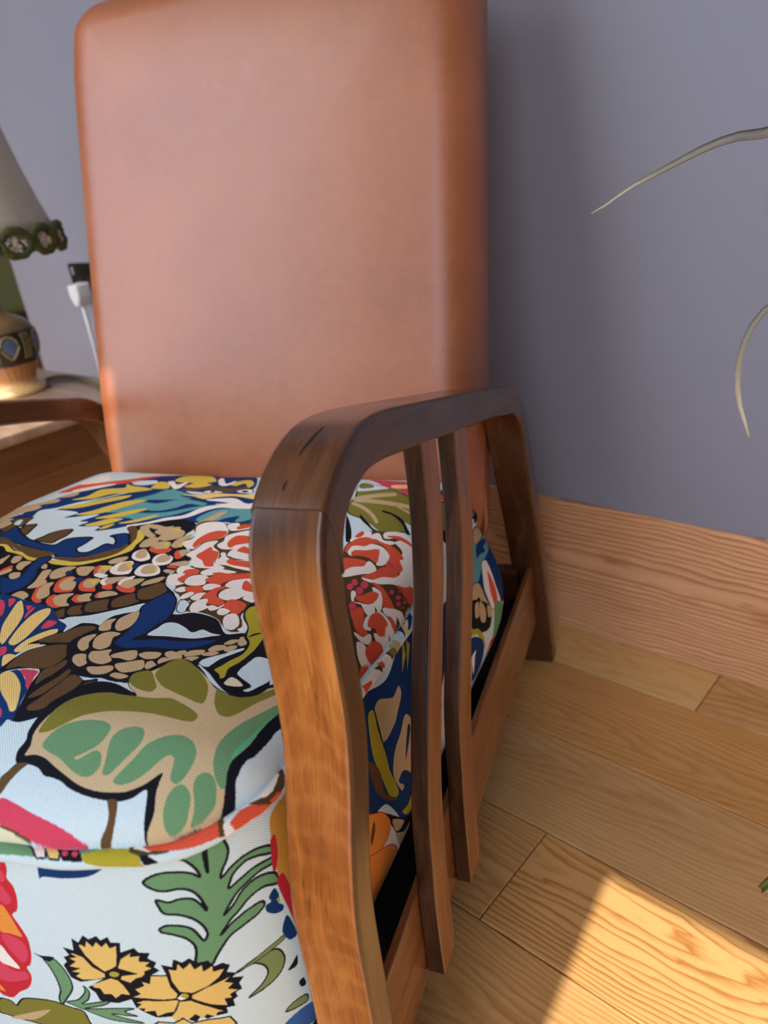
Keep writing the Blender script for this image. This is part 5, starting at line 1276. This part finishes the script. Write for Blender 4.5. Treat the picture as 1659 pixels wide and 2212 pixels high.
face = math.atan2(-0.9473 - LY, 0 - LX)      # direction towards the viewer's side
for k in range(6):
    a0 = face + 0.12 + k * math.pi / 3
    bm = bmesh.new(); rim = []
    for i in range(25):
        t_ = 2 * math.pi * i / 24
        w = 0.27 * math.sin(t_) * (1.0 if math.cos(t_) > 0 else (1 + 0.55 * math.cos(t_)))
        rim.append(on_vase(a0 + w, 0.0945 + 0.0215 * math.cos(t_), 0.001))
    tube(bm, rim[:-1], 0.0021, 8, closed=True)
    obj('leaf_relief', bm, M_GOLD, vase, smooth=True)
    bm = bmesh.new(); c = bm.verts.new(on_vase(a0, 0.094, 0.0012)); rr = []
    for i in range(24):
        t_ = 2 * math.pi * i / 24
        w = 0.24 * math.sin(t_) * (1.0 if math.cos(t_) > 0 else (1 + 0.55 * math.cos(t_)))
        rr.append(bm.verts.new(on_vase(a0 + w, 0.0945 + 0.019 * math.cos(t_), 0.0006)))
    for i in range(24): bm.faces.new((c, rr[i], rr[(i + 1) % 24]))
    obj('leaf_inlay', bm, M_BLUE, vase, smooth=True)
    for j in (0.42, 0.53, 0.64):
        bm = bmesh.new(); tube(bm, [on_vase(a0 + j + 0.03 * math.sin(q * 3), 0.070 + 0.048 * q, 0.0006) for q in np.linspace(0, 1, 8)], 0.0017, 6)
        obj('rib', bm, M_GOLD, vase, smooth=True)
bm = bmesh.new(); tube(bm, [(0, 0, 0.222), (0, 0, 0.30)], 0.011, 16)
obj('lamp_holder', bm, mat_plain('brass', lin(150, 120, 60), 0.35, 0.8), lamp, smooth=True)
def mat_linen():
    t = NT('cream_linen_shade')
    tc = t.new('ShaderNodeTexCoord'); u, v, w = t.sep(tc.outputs['UV'])
    a = t.noise(t.comb(t.math('MULTIPLY', u, 30.0), t.math('MULTIPLY', v, 420.0), 0.0), 1.0, 3)
    b = t.noise(t.comb(t.math('MULTIPLY', u, 900.0), t.math('MULTIPLY', v, 12.0), 0.0), 1.0, 3)
    st = t.noise(t.comb(t.math('MULTIPLY', u, 9.0), t.math('MULTIPLY', v, 7.0), 0.0), 1.0, 3)
    f = t.math('ADD', t.math('MULTIPLY', t.math('ADD', a, b), 0.4), t.math('MULTIPLY', st, 0.3))
    t.set(Base_Color=t.ramp(f, [(0.3, lin(170, 158, 136)), (0.6, lin(206, 198, 178)), (0.8, lin(220, 214, 198))]), Roughness=0.9)
    t.bump(t.math('ADD', a, b), 0.3, 0.0006)
    return t.m
SB, ST, SZ0, SZ1 = 0.153, 0.100, 0.278, 0.52
bm = bmesh.new(); uvl = bm.loops.layers.uv.new('UVMap'); n = 72
def ring(r, z): return [bm.verts.new((r * math.cos(2 * math.pi * i / n), r * math.sin(2 * math.pi * i / n), z)) for i in range(n)]
ro = [ring(SB + (ST - SB) * t_ - 0.006 * math.sin(math.pi * t_), SZ0 + (SZ1 - SZ0) * t_) for t_ in np.linspace(0, 1, 8)]
ri = [ring(SB - 0.002 + (ST - SB) * t_ - 0.006 * math.sin(math.pi * t_), SZ0 + (SZ1 - SZ0) * t_) for t_ in np.linspace(0, 1, 8)]
for S3 in (ro, ri):
    for q, (a, b) in enumerate(zip(S3[:-1], S3[1:])):
        for i in range(n):
            f = bm.faces.new((a[i], a[(i + 1) % n], b[(i + 1) % n], b[i]))
            for lp, (uu, vv) in zip(f.loops, ((i / n, q / 7), ((i + 1) / n, q / 7), ((i + 1) / n, (q + 1) / 7), (i / n, (q + 1) / 7))): lp[uvl].uv = (uu, vv * 0.24)
for i in range(n):
    bm.faces.new((ro[0][i], ro[0][(i + 1) % n], ri[0][(i + 1) % n], ri[0][i])); bm.faces.new((ro[-1][i], ro[-1][(i + 1) % n], ri[-1][(i + 1) % n], ri[-1][i]))
shade = obj('lamp_shade', bm, mat_linen(), lamp, smooth=True)
M_MOSS = mat_plain('green_braid', lin(82, 86, 44), 0.95, noise=0.35)
M_TUFT = mat_plain('cream_braid', lin(196, 180, 156), 0.95, noise=0.25)
NL = 16
def loop_mesh():
    bm = bmesh.new()
    rim = []
    for i in range(22):
        t_ = 2 * math.pi * i / 22
        rim.append((0.0275 * math.cos(t_), 0.0015 * math.sin(3 * t_), 0.0225 * math.sin(t_)))
    for off, r in ((0, 0.0058), (0.9, 0.0050)):
        tube(bm, [(x * (1 - 0.1 * off), y - 0.002 * off + 0.0012 * math.sin(i * 2.4 + off), z * (1 - 0.1 * off) + 0.001 * math.cos(i * 1.9)) for i, (x, y, z) in enumerate(rim)], r, 7, closed=True)
    return bm
def tuft_mesh():
    bm = bmesh.new(); rr = random.Random(3)
    for i in range(9):
        a = rr.uniform(0, 6.28); q = rr.uniform(0.002, 0.013)
        bmesh.ops.create_icosphere(bm, subdivisions=1, radius=rr.uniform(0.004, 0.007), matrix=Matrix.Translation((q * math.cos(a) * 1.2, rr.uniform(-0.002, 0.001), q * math.sin(a))))
    return bm
lp0 = obj('braid_loop', loop_mesh(), M_MOSS, shade, smooth=True); tf0 = obj('braid_tuft', tuft_mesh(), M_TUFT, shade, smooth=True)
pend = bmesh.new()
for k in range(NL):
    a = face + 2 * math.pi * k / NL + 0.06
    for src, rad in ((lp0, SB + 0.0035), (tf0, SB + 0.003)):
        o = src if k == 0 else src.copy()
        if k: link(o, shade)
        o.location = (rad * math.cos(a), rad * math.sin(a), SZ0 - 0.003)
        o.rotation_euler = (0, 0, a + math.pi / 2)
# flex running over the table top
cord = bmesh.new()
pts = [(LX + 0.040, LY + 0.042, 0.4245), (-1.545, -0.302, 0.4245), (-1.578, -0.283, 0.4245), (-1.566, -0.262, 0.4245), (-1.52, -0.2545, 0.4245), (-1.45, -0.262, 0.4245), (-1.37, -0.280, 0.4245), (-1.29, -0.30, 0.4245), (-1.25, -0.30, 0.420), (-1.235, -0.29, 0.36), (-1.23, -0.25, 0.10), (-1.24, -0.2, 0.006), (-1.3, -0.08, 0.006)]
pts = spline(pts, 90)
tube(cord, [tuple(p) for p in pts], 0.0036, 8)
co = obj('lamp_flex', cord, mat_plain('olive_flex', lin(92, 88, 58), 0.5), smooth=True)
tag(co, 'olive green lamp flex curling across the side table top', 'cable')

# ------------------------------------------------------------------ wall socket and white plug
sock = empty('wall_socket', (-1.850, 0.008, 0.572))
tag(sock, 'polished chrome double wall socket half hidden behind the armchair back', 'socket')
M_CHROME = mat_plain('chrome', (0.75, 0.76, 0.8), 0.12, 1.0)
boxo('plate_trim', -0.074, 0.074, -0.009, -0.0002, -0.045, 0.045, M_CHROME, sock, bevel=0.003, seg=3)
boxo('face_plate', -0.071, 0.071, -0.0105, -0.006, -0.042, 0.0405, mat_plain('dark_reflection_chrome', (0.035, 0.028, 0.024), 0.25, 0.6), sock, bevel=0.001)  # chrome face with its dark reflection painted into the base colour
M_BK = mat_plain('black_plastic', (0.012, 0.012, 0.013), 0.4)
for sx in (-0.030, 0.036):
    boxo('socket_insert', sx - 0.024, sx + 0.024, -0.0125, -0.0103, -0.036, 0.012, M_BK, sock, bevel=0.001)
for sx in (-0.052, 0.058):
    boxo('rocker_switch', sx - 0.007, sx + 0.007, -0.0150, -0.0103, 0.016, 0.036, M_CHROME, sock, bevel=0.002)
plug = empty('power_plug', (-1.852, -0.0135, 0.545))
tag(plug, 'white mains plug with a trailing lead, pushed into the chrome wall socket', 'plug')
M_WHITE = mat_plain('white_plastic', (0.74, 0.75, 0.76), 0.35)
bm = bmesh.new()
P = [(-0.027, 0.028), (0.027, 0.028), (0.027, -0.005), (0.012, -0.030), (-0.012, -0.030), (-0.027, -0.005)]
f_ = [bm.verts.new((x * 0.86, -0.030, z * 0.88)) for x, z in P]; g_ = [bm.verts.new((x, 0.0085, z)) for x, z in P]
for i in range(6): bm.faces.new((f_[i], f_[(i + 1) % 6], g_[(i + 1) % 6], g_[i]))
bm.faces.new(f_); bm.faces.new(g_)
obj('plug_body', bm, M_WHITE, plug, bevel=0.006, seg=4, angle=30)
bm = bmesh.new()
tube(bm, [tuple(p) for p in spline([(0.0, -0.012, -0.026), (0.002, -0.013, -0.045), (0.006, -0.016, -0.09), (0.006, -0.018, -0.15), (0.0, -0.02, -0.25), (-0.01, -0.03, -0.40), (-0.03, -0.05, -0.538)], 40)], lambda t_: 0.0065 - 0.0028 * min(1, t_ * 5), 10)
obj('plug_lead', bm, M_WHITE, plug, smooth=True)

# ------------------------------------------------------------------ green seat in the next room
gs = empty('green_armchair', (-5.02, 1.30, 0), R_(-25))
tag(gs, 'olive green upholstered seat in the room beyond the wall corner', 'armchair')
M_GREEN = mat_plain('olive_upholstery', lin(140, 142, 92), 0.9, noise=0.12)
M_DKW = mat_plain('dark_plinth', lin(46, 36, 28), 0.6)
boxo('seat', -0.75, 0.75, -0.45, 0.42, 0.25, 0.62, M_GREEN, gs, bevel=0.06, seg=4)
boxo('backrest', -0.75, 0.75, 0.25, 0.46, 0.50, 0.95, M_GREEN, gs, bevel=0.06, seg=4)
boxo('plinth', -0.70, 0.70, -0.42, 0.40, 0.002, 0.26, M_DKW, gs, bevel=0.01)

# ------------------------------------------------------------------ dracaena with dry leaf tips reaching into the picture
plant = empty('potted_plant', (0.30, -0.16, 0))
tag(plant, 'potted dracaena whose long dry leaf tips hang before the grey wall', 'plant')
def mat_leaf():
    t = NT('drying_leaf')
    tc = t.new('ShaderNodeTexCoord'); u, v, w = t.sep(tc.outputs['UV'])
    n = t.noise(t.comb(t.math('MULTIPLY', u, 14.0), t.math('MULTIPLY', v, 3.0), t.rnd()), 1.0, 3)
    st = t.noise(t.comb(t.math('MULTIPLY', u, 6.0), t.math('MULTIPLY', v, 26.0), 0.0), 1.0, 3)
    k = t.math('ADD', u, t.math('MULTIPLY', t.math('SUBTRACT', n, 0.5), 0.16))
    c = t.ramp(k, [(0.0, lin(72, 108, 44)), (0.58, lin(96, 122, 56)), (0.64, lin(92, 74, 56)), (0.72, lin(146, 124, 102)), (0.80, lin(122, 116, 106)), (0.92, lin(164, 156, 132)), (1.0, lin(204, 196, 172))])
    m2 = t.rng(st, 0.3, 0.7, 0.62, 1.25, False)
    t.set(Base_Color=t.mix(1.0, c, t.comb(m2, m2, m2), 'MULTIPLY'), Roughness=0.6)
    return t.m
M_LEAF = mat_leaf()
M_LEAFG = mat_plain('green_leaf', lin(70, 104, 50), 0.5, noise=0.25)
PL = np.array((0.30, -0.16, 0.0))
def leaf(path, width, mat, tip=0.0016, twist=0.0):
    pts = spline(path, 46); n = len(pts)
    bm = bmesh.new(); uvl = bm.loops.layers.uv.new('UVMap'); rows = []
    for i in range(n):
        t_ = i / (n - 1)
        a, b = pts[max(i - 1, 0)], pts[min(i + 1, n - 1)]
        d = Vector(b - a).normalized()
        side = d.cross(Vector((0, -0.55, 0.83))).normalized() if twist == 0 else (Matrix.Rotation(twist * t_, 3, d) @ d.cross(Vector((0, -0.55, 0.83))).normalized())
        nr = side.cross(d).normalized()
        w = width * min(1, (1 - t_) * 2.6 + 0.0) ** 0.8 * (0.6 + 0.4 * min(1, t_ * 4)) + tip
        fold = 0.30 * w
        p = Vector(pts[i])
        rows.append([bm.verts.new(p + side * w * 0.5 * q - nr * (fold * (1 - abs(q)) + off)) for q, off in
                     ((-1, 0), (-0.5, 0), (0, 0), (0.5, 0), (1, 0), (0.5, 0.0006), (0, 0.0008), (-0.5, 0.0006))])
    for i in range(n - 1):
        for k in range(8):
            f = bm.faces.new((rows[i][k], rows[i][(k + 1) % 8], rows[i + 1][(k + 1) % 8], rows[i + 1][k]))
            vv = (0, .25, .5, .75, 1, .75, .5, .25)
            for lp, (ii, kk) in zip(f.loops, ((i, k), (i, (k + 1) % 8), (i + 1, (k + 1) % 8), (i + 1, k))): lp[uvl].uv = (ii / (n - 1), vv[kk])
    bm.faces.new(rows[0]); bm.faces.new(rows[-1])
    for v_ in bm.verts: v_.co -= Vector(PL)
    return obj('leaf', bm, mat, plant, smooth=True)
leaf([(0.29, -0.165, 0.60), (0.20, -0.17, 0.70), (0.05, -0.18, 0.745), (-0.12, -0.195, 0.7335), (-0.2263, -0.2, 0.7205), (-0.2482, -0.2, 0.7203), (-0.2714, -0.2, 0.7164), (-0.2955, -0.2, 0.708), (-0.3211, -0.2, 0.6979), (-0.3482, -0.2, 0.6869), (-0.3722, -0.2, 0.6735), (-0.3887, -0.2, 0.6659)], 0.021, M_LEAF)
leaf([(0.29, -0.17, 0.58), (0.18, -0.19, 0.66), (0.02, -0.22, 0.68), (-0.12, -0.24, 0.64), (-0.2002, -0.25, 0.5844), (-0.2118, -0.25, 0.5691), (-0.2191, -0.25, 0.5464), (-0.2211, -0.25, 0.5231), (-0.2179, -0.25, 0.4995), (-0.2114, -0.25, 0.4803), (-0.2073, -0.25, 0.4682)], 0.0135, M_LEAF)
leaf([(0.29, -0.19, 0.50), (0.20, -0.26, 0.56), (0.06, -0.35, 0.46), (-0.04, -0.40, 0.28), (-0.095, -0.42, 0.16), (-0.1175, -0.42, 0.108)], 0.014, M_LEAFG, 0.006)
for k, (dx, dy, h) in enumerate(((0.35, -0.1, 0.72), (0.28, 0.06, 0.85), (0.05, -0.05, 0.95), (0.4, -0.25, 0.6), (0.2, -0.4, 0.7))):
    leaf([(0.30, -0.16, 0.58), (0.30 + dx * 0.3, -0.16 + dy * 0.3, h), (0.30 + dx * 0.7, -0.16 + dy * 0.7, h + 0.02), (0.30 + dx, -0.16 + dy, h - 0.18)], 0.02, M_LEAFG)
bm = bmesh.new(); tube(bm, [(0, 0, 0.15), (0.006, 0, 0.4), (-0.01, -0.005, 0.60)], 0.014, 12); obj('stem', bm, mat_plain('bark', lin(120, 96, 66), 0.9, noise=0.3), plant, smooth=True)
bm = bmesh.new(); lathe(bm, [(0.0, 0.001), (0.085, 0.001), (0.11, 0.19), (0.113, 0.2), (0.103, 0.2), (0.098, 0.17), (0.0, 0.17)], 36); obj('pot', bm, mat_plain('terracotta', lin(160, 96, 66), 0.8, noise=0.1), plant, smooth=True)
